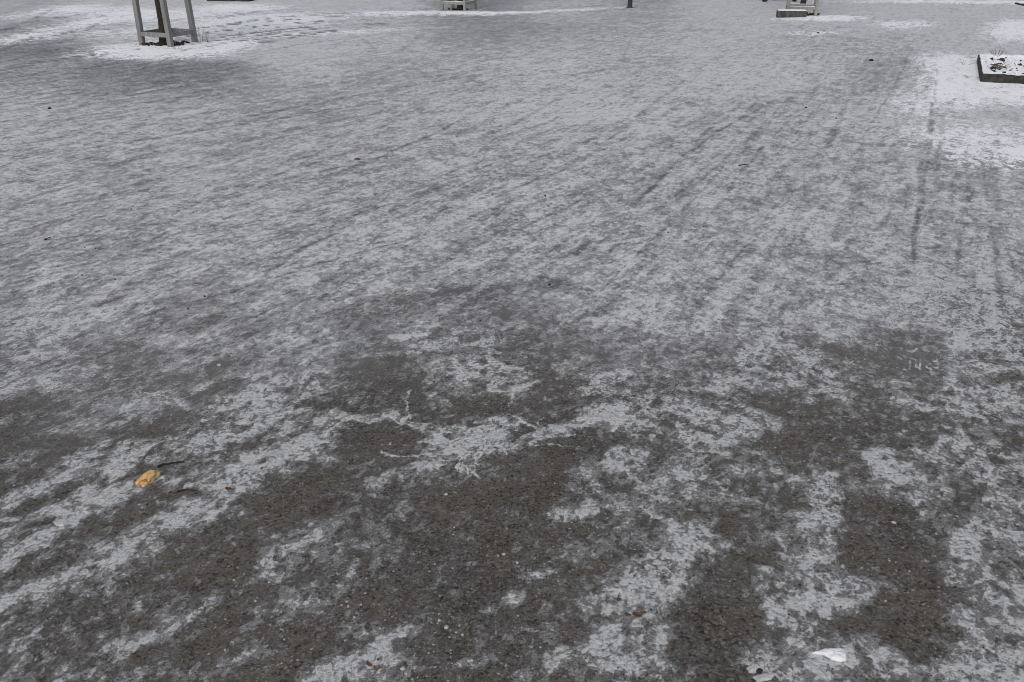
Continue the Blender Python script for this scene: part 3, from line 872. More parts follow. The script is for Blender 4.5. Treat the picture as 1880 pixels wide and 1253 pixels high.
    near = n.math('SUBTRACT', 1., n.math('MULTIPLY', glz, .85))
    rimn = n.step(n.noise(14, 3), .48, .62)
    rim = n.math('MULTIPLY', n.math('MULTIPLY', n.step(n.math('ABSOLUTE', n.math('SUBTRACT', rv, .50)), .05, .015), rimn), near)
    c = n.mix(n.math('MULTIPLY', rim, .75), c, (.46, .47, .48))
    edge_shade = n.math('MULTIPLY', n.math('MULTIPLY', n.step(n.math('ABSOLUTE', n.math('SUBTRACT', rv, .42)), .04, .015), rimn), near)  # thin shadow just outside the crust edges, painted into the colour
    c = n.mix(n.math('MULTIPLY', edge_shade, .6), c, (.022, .021, .021))
    # relief
    h = n.math('MULTIPLY', ice, .6)
    h = n.math('MULTIPLY_ADD', white, .9, h)
    h = n.math('MULTIPLY_ADD', fine, 1.3, h)
    h = n.math('MULTIPLY_ADD', mid, 2.2, h)
    h = n.math('MULTIPLY_ADD', g1, .25, h)
    h = n.math('MULTIPLY_ADD', tiny, .5, h)
    b = n.bump(h, .008, n.math('MULTIPLY_ADD', glz, -.55, 1.0))
    rough = n.math('MULTIPLY_ADD', n.math('MULTIPLY', glz, n.math('SUBTRACT', 1., white)), -.24, n.math('MULTIPLY_ADD', white, .08, .54))
    return n.done(c, rough, b, .5)

def wood_material(name, base, dark):
    n = NT(name)
    g = n.noise(30, 5, .6, .4, n.mp(0, (1, 1, .06)))
    k = n.noise(6, 4, .6)
    c = n.mix(n.step(g, .3, .7), dark, base)
    c = n.mix(n.math('MULTIPLY', n.step(k, .5, .75), .4), c, tuple(q*.55 for q in base))
    return n.done(c, .75, n.bump(g, .003), .3)
def plain(name, a, b, scale=20, rough=.8, bump=.003, spec=.3, metal=0, det=5):
    n = NT(name); g = n.noise(scale, det, .6)
    m = n.done(n.mix(n.step(g, .3, .7), a, b), rough, n.bump(g, bump), spec)
    n.p.inputs['Metallic'].default_value = metal
    return m
M = {}
M['ground'] = ground_material()
M['wood1'] = wood_material('weathered_grey_wood', (.26, .26, .26), (.16, .16, .16))
M['wood2'] = wood_material('pale_weathered_wood', (.31, .308, .29), (.20, .197, .185))
M['bark'] = plain('dark_bark', (.020, .016, .013), (.055, .045, .036), 40, .9, .01)
M['concrete'] = plain('aged_concrete', (.05, .052, .045), (.13, .13, .12), 14, .85, .006)
M['darkconc'] = plain('damp_concrete', (.035, .035, .033), (.10, .10, .095), 18, .8, .006)
M['bedkerb'] = plain('mossy_concrete', (.020, .020, .018), (.062, .061, .054), 16, .9, .008)
M['crust'] = plain('dirty_crust', (.30, .31, .32), (.46, .47, .49), 60, .6, .004)
M['snow'] = plain('snow', (.64, .67, .72), (.76, .78, .82), 30, .7, .012)
M['soil'] = plain('soil', (.02, .016, .012), (.06, .048, .036), 60, .95, .01)
M['stem'] = plain('dry_stem', (.09, .07, .045), (.24, .20, .14), 30, .8)
M['steel'] = plain('dark_painted_steel', (.035, .036, .037), (.055, .056, .058), 8, .5, .0005)
M['black'] = plain('black_plastic', (.012, .012, .013), (.022, .022, .024), 10, .6, .001)
M['rubber'] = plain('black_rubber', (.010, .010, .011), (.02, .02, .02), 30, .8, .001)
M['cloth'] = plain('dark_blue_cloth', (.02, .025, .04), (.035, .04, .06), 60, .9, .002)
M['stone'] = plain('dark_stone', (.012, .010, .009), (.045, .035, .03), 120, .7, .002)
M['redstone'] = plain('reddish_dark_stone', (.03, .012, .009), (.06, .028, .022), 120, .7, .002)
M['pale'] = plain('pale_pebble', (.28, .28, .26), (.46, .46, .43), 90, .5, .002)
M['chip'] = plain('ice_chip', (.20, .205, .21), (.40, .41, .43), 60, .4, .001)
M['grit'] = plain('dark_grit', (.03, .027, .024), (.09, .08, .07), 60, .8, .001)
M['ochre'] = plain('dry_yellow_leaf', (.46, .29, .12), (.62, .44, .23), 70, .55, .0015)
M['ochredark'] = plain('browned_leaf_rim', (.24, .10, .03), (.38, .18, .06), 90, .6, .001)
M['brown'] = plain('dead_brown_leaf', (.06, .030, .018), (.17, .085, .05), 90, .7, .0015)
M['orange'] = plain('dead_orange_leaf', (.14, .075, .04), (.26, .14, .075), 90, .6, .0015)

# ------------------------------------------------------------------ mesh helpers
class MB:
    def __init__(s): s.v = []; s.f = []
    def add(s, V, F):
        o = len(s.v); s.v += [tuple(q) for q in V]; s.f += [tuple(i+o for i in f) for f in F]
    def box(s, p0, p1, rz=0, bev=0, c=(0, 0)):
        x0, y0, z0 = p0; x1, y1, z1 = p1; b = bev
        V = []
        for z, i in ((z0, b), (z0+b, 0), (z1-b, 0), (z1, b)):
            V += [(x0+i, y0+0, z), (x1-i, y0, z), (x1, y0+i, z), (x1, y1-i, z), (x1-i, y1, z), (x0+i, y1, z), (x0, y1-i, z), (x0, y0+i, z)] if not b else \
                 [(x0+b+i*.6, y0+i*.6, z), (x1-b-i*.6, y0+i*.6, z), (x1-i*.6, y0+b+i*.6, z), (x1-i*.6, y1-b-i*.6, z), (x1-b-i*.6, y1-i*.6, z), (x0+b+i*.6, y1-i*.6, z), (x0+i*.6, y1-b-i*.6, z), (x0+i*.6, y0+b+i*.6, z)]
        if not b:
            V = [(x0, y0, z0), (x1, y0, z0), (x1, y1, z0), (x0, y1, z0), (x0, y0, z1), (x1, y0, z1), (x1, y1, z1), (x0, y1, z1)]
            F = [(3, 2, 1, 0), (4, 5, 6, 7), (0, 1, 5, 4), (1, 2, 6, 5), (2, 3, 7, 6), (3, 0, 4, 7)]
        else:
            F = [tuple(range(7, -1, -1)), tuple(range(24, 32))]
            for k in range(3):
                for j in range(8): F.append((k*8+j, k*8+(j+1) % 8, k*8+8+(j+1) % 8, k*8+8+j))
        if rz:
            cs, sn = math.cos(rz), math.sin(rz)
            V = [(c[0]+(x-c[0])*cs-(y-c[1])*sn, c[1]+(x-c[0])*sn+(y-c[1])*cs, z) for x, y, z in V]
        s.add(V, F)
    def tube(s, pts, rad, n=8, cap=True):
        pts = [Vector(p) for p in pts]; V = []; F = []
        for i, p in enumerate(pts):
            d = (pts[min(i+1, len(pts)-1)]-pts[max(i-1, 0)]).normalized()
            u = d.orthogonal().normalized() if i == 0 else (u - d*u.dot(d)).normalized()
            w = d.cross(u); r = rad[i] if isinstance(rad, (list, tuple)) else rad
            for k in range(n):
                a = 2*math.pi*k/n; V.append(p+(u*math.cos(a)+w*math.sin(a))*r)
        for i in range(len(pts)-1):
            for k in range(n): F.append((i*n+k, i*n+(k+1) % n, (i+1)*n+(k+1) % n, (i+1)*n+k))
        if cap: F.append(tuple(range(n-1, -1, -1))); F.append(tuple(range((len(pts)-1)*n, len(pts)*n)))
        s.add(V, F)
    def lump(s, c, r, flat=.5, jag=.25, seed=0, n=(8, 5), rz=0):
        R = random.Random(seed); V = []; F = []; nu, nv = n
        for j in range(nv+1):
            th = math.pi*j/nv
            for k in range(nu):
                ph = 2*math.pi*k/nu; q = 1+jag*(R.random()-.5)*2
                if j in (0, nv): q = 1
                x = math.sin(th)*math.cos(ph)*q*r[0]; y = math.sin(th)*math.sin(ph)*q*r[1]; z = math.cos(th)*r[2]*q
                V.append((c[0]+x*math.cos(rz)-y*math.sin(rz), c[1]+x*math.sin(rz)+y*math.cos(rz), c[2]+z))
        for j in range(nv):
            for k in range(nu): F.append((j*nu+k, (j+1)*nu+k, (j+1)*nu+(k+1) % nu, j*nu+(k+1) % nu))
        s.add(V, F)
    def build(s, name, mat, parent=None, loc=None, smooth_=False):
        me = bpy.data.meshes.new(name); me.from_pydata(s.v, [], s.f); me.validate(); me.update()
        if mat: me.materials.append(mat)
        if smooth_: me.polygons.foreach_set('use_smooth', [True]*len(me.polygons))
        o = bpy.data.objects.new(name, me); C.objects.link(o)
        if parent: o.parent = parent
        if loc: o.location = loc
        return o
def tag(o, label, cat, group=None, kind=None):
    o['label'] = label; o['category'] = cat
    if group: o['group'] = group
    if kind: o['kind'] = kind
    return o
def thing(name, label, cat, loc, rz=0, group=None):
    o = bpy.data.objects.new(name, None); C.objects.link(o); o.empty_display_size = .1
    o.location = loc; o.rotation_euler = (0, 0, rz); return tag(o, label, cat, group)

# ------------------------------------------------------------------ the ground: one sheet to the horizon, finest where one stands
def build_ground():
    a = np.radians(np.concatenate([np.linspace(-52, 52, 1250), np.linspace(52, 308, 66)[1:-1]]))
    ph = np.linspace(math.atan(CAM_H/.95), math.atan(CAM_H/26), 900)
    r = np.concatenate([np.linspace(.05, .93, 14), CAM_H/np.tan(ph), np.geomspace(28, 900, 26)])
    nr, na = len(r), len(a)
    X = np.outer(r, np.sin(a)).ravel(); Y = np.outer(r, np.cos(a)).ravel()
    cov, vein, h, snowm = fields(X, Y, True)
    h = np.where(np.hypot(X, Y) > 60, 0, h)
    co = np.empty((nr*na+1, 3), np.float32); co[:-1, 0] = X; co[:-1, 1] = Y; co[:-1, 2] = h; co[-1] = (0, 0, h[:na].mean())
    i = np.arange(nr-1)[:, None]*na; j = np.arange(na)[None, :]; j2 = (j+1) % na
    q = np.stack([i+j, i+na+j, i+na+j2, i+j2], -1).reshape(-1, 4)
    q = q[:, ::-1]
    t = np.stack([np.full(na, nr*na), np.arange(na), (np.arange(na)+1) % na], -1)[:, ::-1]
    me = bpy.data.meshes.new('ground')
    nl = q.size+t.size; me.vertices.add(len(co)); me.loops.add(nl); me.polygons.add(len(q)+len(t))
    me.vertices.foreach_set('co', co.ravel())
    me.loops.foreach_set('vertex_index', np.concatenate([q.ravel(), t.ravel()]).astype(np.int32))
    me.polygons.foreach_set('loop_start', np.concatenate([np.arange(len(q))*4, len(q)*4+np.arange(len(t))*3]).astype(np.int32))
    me.update(calc_edges=True)
    for nm, arr in (('cov', cov), ('vein', vein), ('glaze', glaze(X, Y)), ('snowm', snowm)):
        at = me.attributes.new(nm, 'FLOAT', 'POINT'); at.data.foreach_set('value', np.append(arr, arr[0]).astype(np.float32))
    me.polygons.foreach_set('use_smooth', np.ones(len(me.polygons), bool))
    me.materials.append(M['ground'])
    o = bpy.data.objects.new('ground', me); C.objects.link(o); o['kind'] = 'structure'
    o['label'] = 'asphalt square glazed with patchy grey ice and snow'
    if me.polygons[0].normal.z < 0: me.flip_normals()
build_ground()

# ------------------------------------------------------------------ tree guards and young trees
def branch(mb, p, d, L, r, depth, R):
    pts = [p]; q = p.copy(); dd = d.normalized(); rad = [r]
    k = 5
    for i in range(k):
        dd = (dd + Vector((R.uniform(-.12, .12), R.uniform(-.12, .12), R.uniform(0, .1)))).normalized()
        q = q + dd*L/k; pts.append(q.copy()); rad.append(r*(1-.75*(i+1)/k))
    mb.tube(pts, rad, 6 if depth < 2 else 4, True)
    if depth < 3:
        for i in range(1, k+1):
            for _ in range(2 if depth < 2 else 1):
                a = R.uniform(0, 6.28); s = dd.orthogonal(); s.rotate(Matrix.Rotation(a, 3, dd))
                branch(mb, pts[i], dd+s*R.uniform(.5, .95), L*R.uniform(.38, .6), rad[i]*.6+.001, depth+1, R)
def young_tree(loc, r, lean, label, seed):
    R = random.Random(seed)
    t = thing('young_tree', label, 'tree', loc, 0, 'young trees in wooden guards')
    mb = MB(); pts = []; rad = []
    for i in range(15):
        z = -.06 + i*.19; f = z/2.6
        fl = 1+.5*math.exp(-max(z, 0)/.07)
        pts.append(Vector((lean[0]*z+.012*math.sin(z*5), lean[1]*z+.01*math.cos(z*4), z))); rad.append(r*fl*(1-.35*f)*(1+.06*R.uniform(-1, 1)))
    mb.tube(pts, rad, 14); mb.build('trunk', M['bark'], t, smooth_=True)
    mb = MB()
    top = pts[-1]
    for k in range(7):
        a = k*2.4+R.random(); p = pts[9+k*5//6] if 9+k*5//6 < 15 else top
        branch(mb, p, Vector((math.cos(a)*.75, math.sin(a)*.75, 1.0)), R.uniform(1.1, 1.6), r*.42, 1, R)
    branch(mb, top, Vector((0, 0, 1)), 2.0, r*.62, 0, R)
    mb.build('crown', M['bark'], t)
    return t
def tree_guard(cx, cy, rz, side, pw, wood, label, rail=(.13, .19), cap=False):
    z0 = hgt(cx, cy)
    t = thing('tree_guard', label, 'tree guard', (cx, cy, z0), rz, 'wooden tree guards')
    s = side/2; hh = 2.05
    for i, (sx, sy) in enumerate(((-1, -1), (1, -1), (1, 1), (-1, 1))):
        mb = MB(); tx = .03*sx*-1; ty = .03*sy*-1
        mb.box((-pw/2, -pw/2, -.08), (pw/2, pw/2, hh), bev=.004)
        mb.v = [(x+sx*s+tx*z/hh, y+sy*s+ty*z/hh, z) for x, y, z in mb.v]
        mb.build('post', wood, t)
    for z1, z2 in (rail, (1.15, 1.15+rail[1]-rail[0]), (1.9, 1.9+rail[1]-rail[0])):
        sh = .03*z1/hh
        for k in range(4):
            # each rail is let in between two posts, almost flush with their outer faces
            mb = MB(); o_ = s-sh
            mb.box((-o_+pw/2-.002, -o_-pw/2+.004, z1), (o_-pw/2+.002, -o_-pw/2+.032, z2), bev=.003)
            if cap and z1 < .5:
                sc = MB(); sc.box((-o_+pw/2+.004, -o_-pw/2+.006, z2-.001), (o_-pw/2-.004, -o_-pw/2+.030, z2+.008), bev=.003)
                a = k*math.pi/2; ca, sa = math.cos(a), math.sin(a)
                sc.v = [(x*ca-y*sa, x*sa+y*ca, z+.003*math.sin(x*40)*(z > z2)) for x, y, z in sc.v]; snow_on = sc
            a = k*math.pi/2; cs, sn = math.cos(a), math.sin(a)
            mb.v = [(x*cs-y*sn, x*sn+y*cs, z) for x, y, z in mb.v]
            ra = mb.build('rail', wood, t)
            if cap and z1 < .5: snow_on.build('snow', M['snow'], ra)
    return t
G1 = (-5.10, 13.14)
tree_guard(G1[0], G1[1], math.radians(-21), .52, .07, M['wood1'], 'large grey tree guard on snow at the upper left, nearest of the guards')
young_tree((*(-5.221, 13.232), hgt(*G1)), .050, (.05, 0), 'dark slim trunk rising inside the large grey tree guard at left', 3)
G2 = (-1.11, 18.75)
tree_guard(G2[0], G2[1], math.radians(-22), .52, .052, M['wood2'], 'pale wooden tree guard at the top centre left on a thin line of snow', (.125, .18), True)
young_tree((G2[0]+.02, G2[1]+.06, hgt(*G2)), .052, (0, 0), 'black trunk inside the pale tree guard at the top centre left', 5)
G3 = (5.70, 17.70)
tree_guard(G3[0], G3[1], math.radians(-15), .53, .055, M['wood2'], 'wooden tree guard behind the low concrete block, right of the dark metal post', (.12, .175), True)
young_tree((*(5.82, 18.052), hgt(*G3)), .055, (.02, 0), 'thick dark trunk inside the tree guard behind the concrete block', 8)

# ------------------------------------------------------------------ concrete block with snow
def block():
    x, y = 5.36, 17.20; z = hgt(x, y)
    t = thing('concrete_block', 'low grey concrete block topped with snow in front of the right tree guard', 'concrete block', (x, y, z), math.radians(-8))
    mb = MB(); mb.box((-.27, -.10, -.02), (.27, .10, .125), bev=.008); mb.build('block', M['darkconc'], t)
    n = 26; V = []; F = []
    for j in range(7):
        for i in range(n):
            u = -.268+.536*i/(n-1); w = -.10+.2*j/6; e = min(i, n-1-i, j*3, (6-j)*3)
            V.append((u, w, .1255+min(e*.006, .012)+.004*random.random()))
    for j in range(6):
        for i in range(n-1): F.append((j*n+i, j*n+i+1, (j+1)*n+i+1, (j+1)*n+i))
    mb = MB(); mb.add(V, F)
    base = [(x_, y_, .1252) for x_, y_, z_ in V]; mb.add(base, [f[::-1] for f in F])
    ring = [i for i in range(n)]+[j*n+n-1 for j in range(1, 7)]+[6*n+i for i in range(n-2, -1, -1)]+[j*n for j in range(5, 0, -1)]
    for a, b in zip(ring, ring[1:]+ring[:1]): mb.f.append((a+len(V), b+len(V), b, a))
    mb.build('snow_cap', M['snow'], t, smooth_=True)
block()

# ------------------------------------------------------------------ metal post
def metal_post():
    x, y = 2.53, 19.33; z = hgt(x, y)
    t = thing('metal_post', 'dark grey round metal post standing alone at the top edge', 'post', (x, y, z))
    mb = MB(); mb.tube([(0, 0, -.05), (0, 0, 3.2)], .053, 24); mb.build('pole', M['steel'], t, smooth_=False)
    mb = MB(); mb.tube([(0, 0, -.02), (0, 0, .006)], .085, 24); mb.build('base_plate', M['steel'], t)
    mb = MB(); mb.tube([(0, 0, 3.2), (0, 0, 3.22), (0, 0, 3.235)], [.058, .058, .02], 24); mb.build('cap', M['black'], t)
metal_post()

# ------------------------------------------------------------------ pushchair (its wheel bottoms reach into the picture)
def pushchair():
    x, y = 6.20, 20.92; z = hgt(x, y)
    t = thing('pushchair', 'pushchair behind the right tree guard, only its small black wheels showing at the top edge', 'pushchair', (x, y, z), math.radians(3))
    for wx, wy in ((-.35, 0), (.35, 0), (-.28, .62), (.28, .62)):
        mb = MB(); ring = []
        for k in range(25):
            a = 2*math.pi*k/24; ring.append((wx, wy+.066*math.cos(a), .085+.066*math.sin(a)))
        mb.tube(ring, .019, 8, False)
        # the tyre stands slightly toed out, so its round face shows
        ra = math.radians(62 if wx < 0 else 35)
        mb.v = [(wx+(X-wx)*math.cos(ra)-(Y-wy)*math.sin(ra), wy+(X-wx)*math.sin(ra)+(Y-wy)*math.cos(ra), Z) for X, Y, Z in mb.v]
        w = mb.build('wheel', M['rubber'], t, smooth_=True)
        mb = MB(); d = Vector((math.cos(ra), math.sin(ra), 0))*.014; c = Vector((wx, wy, .085)); mb.tube([c-d, c+d], .052, 16); mb.build('hub', M['steel'], w)
    mb = MB()
    for s in (-1, 1):
        mb.tube([(s*.30, 0, .085), (s*.27, .30, .45), (s*.25, .62, .12)], .012)
        mb.tube([(s*.27, .62, .10), (s*.26, .25, .62), (s*.25, -.15, .98)], .013)
    mb.tube([(-.35, 0, .085), (.35, 0, .085)], .01); mb.tube([(-.28, .62, .085), (.28, .62, .085)], .01)
    mb.build('frame', M['steel'], t)
    mb = MB(); mb.tube([(-.25, -.15, .98), (0, -.19, 1.0), (.25, -.15, .98)], .017); mb.build('handle', M['black'], t)
    mb = MB(); mb.box((-.20, .05, .42), (.20, .50, .47), bev=.012); mb.build('seat', M['cloth'], t)
    mb = MB(); mb.box((-.20, .02, .475), (.20, .07, .90), bev=.012); mb.build('backrest', M['cloth'], t)
    mb = MB(); V = []; F = []
    for i in range(9):
        a = math.pi*.05+math.pi*.55*i/8
        for k in range(9):
            u = -1+2*k/8; V.append((u*.23, .06+.33*math.cos(a)*1.0-.0, .68+.33*math.sin(a)*math.sqrt(max(0, 1-.35*u*u))))
    for i in range(8):
        for k in range(8): F.append((i*9+k, i*9+k+1, i*9+k+10, i*9+k+9))
    mb.add(V, F); V2 = [(x_*.96, y_*.97, z_-.008) for x_, y_, z_ in V]; mb.add(V2, [f[::-1] for f in F]); mb.build('hood', M['cloth'], t, smooth_=True)
pushchair()

# ------------------------------------------------------------------ raised beds with concrete kerbs
def bed(name, label, x, y, rz, W, D, H_, kw, seed, kerb_mat, clods, right_open=False):
    """(x,y) is the near left corner; W to the right, D away"""
    z = hgt(x, y)
    t = thing(name, label, 'flower bed', (x, y, z), rz, 'raised beds with concrete edging')
    R = random.Random(seed)
    def kerb(p0, p1):
        mb = MB(); mb.box((*p0, -.04), (*p1, H_), bev=.012); mb.build('kerb', kerb_mat, t)
    kerb((0, 0), (W, kw)); kerb((0, D-kw), (W, D)); kerb((0, kw+.003), (kw, D-kw-.003)); kerb((W-kw, kw+.003), (W, D-kw-.003))
    # snow on kerbs and bed
    nx, ny = int(W/.035)+2, int(D/.035)+2
    xs = np.linspace(.012, W-.012, nx); ys = np.linspace(.012, D-.012, ny)
    X, Y = np.meshgrid(xs, ys); e = np.minimum(np.minimum(X, W-X), np.minimum(Y, D-Y))
    onk = e < kw
    Vs = np.stack([X, Y, np.where(onk, H_-.03, H_-.030+.012*fbm(X, Y, 12, 3, 77))], -1).reshape(-1, 3).tolist()
    nz = fbm(X+seed, Y, 9, 4, 7); nz2 = fbm(X, Y+seed, 25, 3, 9)
    Z = np.where(onk, H_-.004+np.minimum(e, kw-e).clip(0, .03)*.4+.022*(nz+.25).clip(-.25, 1), H_-.024+.05*nz+.03*nz2)
    V = np.stack([X, Y, Z], -1).reshape(-1, 3).tolist(); F = []
    for j in range(ny-1):
        for i in range(nx-1): F.append((j*nx+i, j*nx+i+1, (j+1)*nx+i+1, (j+1)*nx+i))
    mb = MB(); mb.add(Vs, F); mb.build('soil', M['soil'], t, smooth_=True)
    mb = MB(); mb.add(V, F); mb.build('snow_cover', M['snow'], t, smooth_=True)
    mb = MB()
    for k in range(clods):
        px = R.uniform(kw*1.3, W-kw*1.3); py = kw*1.3+(D-kw*2.6)*R.random()
        s = R.uniform(.004, .013)*(2.2 if R.random() < .10 else 1)
        mb.lump((px, py, H_-.018+R.uniform(0, .012)), (s*1.7, s*.8, s*.9), jag=.45, seed=k+seed*77, n=(7, 4), rz=R.uniform(0, 3))
    o = mb.build('soil_clods', M['soil'], t); o['kind'] = 'stuff'
    return t
BED_RZ = math.radians(-25.3)
bed('raised_bed', 'raised bed with mossy concrete kerb, snow and dark clods, cut by the right edge', 5.27, 9.76, BED_RZ, 3.2, 1.78, .082, .085, 4, M['bedkerb'], 420)
bed('raised_bed', 'distant raised bed with dark kerb at the top left, behind the left tree guard', -7.10, 20.98, math.radians(-6), 1.02, 1.5, .11, .085, 6, M['bedkerb'], 120)
bed('raised_bed', 'snowy raised bed farther back at the top right corner, mostly outside the picture', 11.02, 18.50, math.radians(-9), 3.0, 1.8, .03, .085, 9, M['bedkerb'], 120)

# ------------------------------------------------------------------ dry weeds
def weed(x, y, z, n, hmax, spread, label, seed, lean=(0, 0), thick=.0016, group='dry weeds poking through the snow', rz=0):
    R = random.Random(seed)
    t = MB()
    for k in range(n):
        a = R.uniform(0, 6.28); L = hmax*R.uniform(.35, 1); rr = spread*R.uniform(.2, 1)
        bx, by = math.cos(a)*spread*.15, math.sin(a)*spread*.15
        pts = []; m = 6; curl = R.uniform(-.5, .5)
        for i in range(m):
            f = i/(m-1)
            pts.append((bx+math.cos(a+curl*f)*rr*f**1.4+lean[0]*f*L, by+math.sin(a+curl*f)*rr*f**1.4+lean[1]*f*L, -.01+L*f*(1-.25*f*R.uniform(0, 1))))
        t.tube(pts, [thick*(1.3-.9*i/(m-1)) for i in range(m)], 4)
        if R.random() < .6:
            q = Vector(pts[-2])
            for _ in range(3):
                t.tube([q, q+Vector((R.uniform(-1, 1), R.uniform(-1, 1), R.uniform(.2, 1)))*L*.18], [thick*.7, thick*.4], 4)
    o = t.build('weed', M['stem'], None, (x, y, z)); tag(o, label, 'weed', group); return o
def on(p, dz=0): return (p[0], p[1], hgt(*p)+dz)
x, y, z = on((6.183, 11.204)); weed(6.20, 11.22, z+.07, 22, .17, .13, 'tallest tuft of dry weeds at the far corner of the right raised bed', 1)
weed(5.68, 10.2, z+.07, 26, .13, .14, 'low spreading dry tuft inside the near corner of the right raised bed', 2)
x, y, z = on((5.717, 11.02)); weed(x, y, z, 7, .10, .16, 'thin bent stems on the snow left of the right raised bed kerb', 3)
x, y, z = on((5.309, 10.021)); weed(x, y, z, 9, .05, .14, 'flat dark twiggy weed on snow at the near foot of the right raised bed', 4)
x, y, z = on((-4.739, 13.427)); weed(x+.02, y+.02, z, 3, .46, .10, 'tall bare stem leaning beside the right post of the large grey tree guard', 5, (.12, 0))
x, y, z = on((-4.624, 13.427)); weed(x, y, z, 9, .20, .16, 'sparse dry stems on snow right of the large grey tree guard', 6)
x, y, z = on((-5.47, 12.797)); weed(x, y, z, 6, .08, .12, 'short dry stems on snow left of the large grey tree guard', 7)
x, y, z = on((-4.777, 12.561)); weed(x, y, z, 12, .05, .22, 'flat dry grass stems on the snow in front of the large grey tree guard', 8)
x, y, z = on((2.42, 9.583)); weed(x, y, z+.004, 10, .02, .09, 'small dark weed flattened on open ice in the upper right', 9)

# soil heaps round the trunks
def soil_heap(cx, cy, w, d, n, label, seed, snowy=0):
    R = random.Random(seed); mb = MB(); z = hgt(cx, cy)
    for k in range(n):
        a = R.uniform(0, 6.28); q = R.random()**.7*R.uniform(.6, 1.25); s = R.uniform(.004, .024)
        mb.lump((math.cos(a)*q*w, math.sin(a)*q*d, .008+R.random()*.015), (s*1.4, s, s*.75), jag=.5, seed=seed*100+k, n=(7, 4), rz=R.uniform(0, 3))
    o = mb.build('soil', M['soil'], None, (cx, cy, z)); tag(o, label, 'soil', 'bare soil round the trunks', 'stuff')
soil_heap(-5.10, 13.06, .36, .22, 120, 'dark bare clods round the trunk in the large grey tree guard', 3)
soil_heap(-1.10, 18.72, .26, .2, 40, 'few dark clods in the snow under the pale tree guard at top centre left', 4)
soil_heap(5.80, 17.66, .24, .2, 60, 'dark clods between the posts of the guard behind the concrete block', 5)

# ------------------------------------------------------------------ leaves, twigs, stones
def leaf_mesh(L, W, curl, seed, teeth=0, folds=2):
    R = random.Random(seed); V = []; F = []; n = 13; m = 7
    ph = R.uniform(0, 6)
    for i in range(n):
        f = i/(n-1); wd = W/2*(math.sin(math.pi*min(1, .06+f*.92))**.7)
        for j in range(m):
            u = -1+2*j/(m-1)
            V.append((f*L-L/2, u*wd*(1+.06*R.uniform(-1, 1)*(abs(u) == 1)), curl*L*(abs(u)**1.5*.6+.35*math.sin(f*folds*3.1+ph)+.22*math.sin(f*9+u*3+ph))))
    o = len(V); mn = min(v[2] for v in V); V = [(x, y, z-mn+.001) for x, y, z in V]
    for i in range(n-1):
        for j in range(m-1): F.append((i*m+j, (i+1)*m+j, (i+1)*m+j+1, i*m+j+1))
    V += [(x, y, z+.0007) for x, y, z in V]
    F += [tuple(q+o for q in f[::-1]) for f in F]
    return V, F
def place(o, p, rz, dz=0): o.location = (p[0], p[1], hgt(*p)+dz); o.rotation_euler = (0, 0, rz)
# crumpled yellow leaf: a rolled, creased blade with a darker folded edge
def yellow_leaf():
    p = (-1.166, 2.211); z = hgt(*p)
    t = thing('leaf', 'crumpled ochre yellow leaf lying on ice in the lower left', 'leaf', (p[0], p[1], z+.001), math.radians(64))
    t.scale = (1.35, 1.35, 1.35)
    R = random.Random(4)
    prof = [(-.030, .004, .003), (-.026, .013, .009), (-.012, .016, .014), (.0, .0165, .016), (.010, .0165, .015), (.022, .015, .012), (.030, .011, .006)]
    V = []; F = []; n = 9
    for x_, w, h in prof:
        for k in range(n):
            a = math.pi*k/(n-1); q = 1+.16*R.uniform(-1, 1)
            V.append((x_+.002*R.uniform(-1, 1), -w*math.cos(a)*q, h*abs(math.sin(a))**.7*q+.0006))
    for i in range(len(prof)-1):
        for k in range(n-1): F.append((i*n+k, i*n+k+1, (i+1)*n+k+1, (i+1)*n+k))
    o = len(V); V += [(x*.93, y*.9, max(.0003, z_-.0012)) for x, y, z_ in V]; F += [tuple(q+o for q in f[::-1]) for f in F]
    mb = MB(); mb.add(V, F); mb.build('blade', M['ochre'], t)
    mb = MB(); mb.add([(-.031, -.008, .001), (-.014, -.0175, .002), (-.013, -.011, .0155), (-.024, -.002, .0125), (-.033, .003, .004)], [(0, 1, 2, 3, 4)])
    mb.add([(-.0315, -.009, .001), (-.0145, -.019, .002), (-.0135, -.0125, .0165), (-.0245, -.003, .0135), (-.034, .002, .005)], [(4, 3, 2, 1, 0)])
    mb.build('folded_edge', M['ochredark'], t)
    mb = MB(); mb.add([(.002, -.003, .0185), (.012, .006, .0178), (.020, -.004, .016), (.008, -.012, .0145)], [(0, 1, 2, 3)])
    mb.add([(.002, -.003, .0175), (.012, .006, .0168), (.020, -.004, .015), (.008, -.012, .0135)], [(3, 2, 1, 0)]); mb.build('flap', M['ochre'], t)
yellow_leaf()
def simple_leaf(px, L, W, curl, rz, mat, label, seed):
    V, F = leaf_mesh(L, W, curl, seed); mb = MB(); mb.add(V, F); o = mb.build('leaf', M[mat], None, smooth_=True)
    place(o, px, rz, .001); tag(o, label, 'leaf', 'dead leaves on the ice'); return o
simple_leaf((0.326, 1.618), .036, .012, .16, .12, 'brown', 'curled dark brown leaf with a pale rim, in white ice at the bottom centre right', 11)
simple_leaf((0.265, 1.62), .017, .010, .15, -.9, 'orange', 'small orange scrap of leaf left of the curled dark brown leaf', 12)
simple_leaf((-0.323, 1.446), .017, .009, .18, -.5, 'orange', 'little orange brown leaf in a hollow of the white ice at the bottom edge', 13)
simple_leaf((-0.342, 1.456), .016, .009, .16, -.4, 'brown', 'muddy brown leaf half buried beside the little orange brown leaf', 14)
simple_leaf((-1.168, 6.299), .05, .03, .12, .3, 'brown', 'brown leaf remnant on grey ice in the upper middle', 15)
simple_leaf((-0.892, 2.156), .020, .013, .25, -.2, 'brown', 'dark brown curled flake in the white ice right of the yellow leaf', 16)
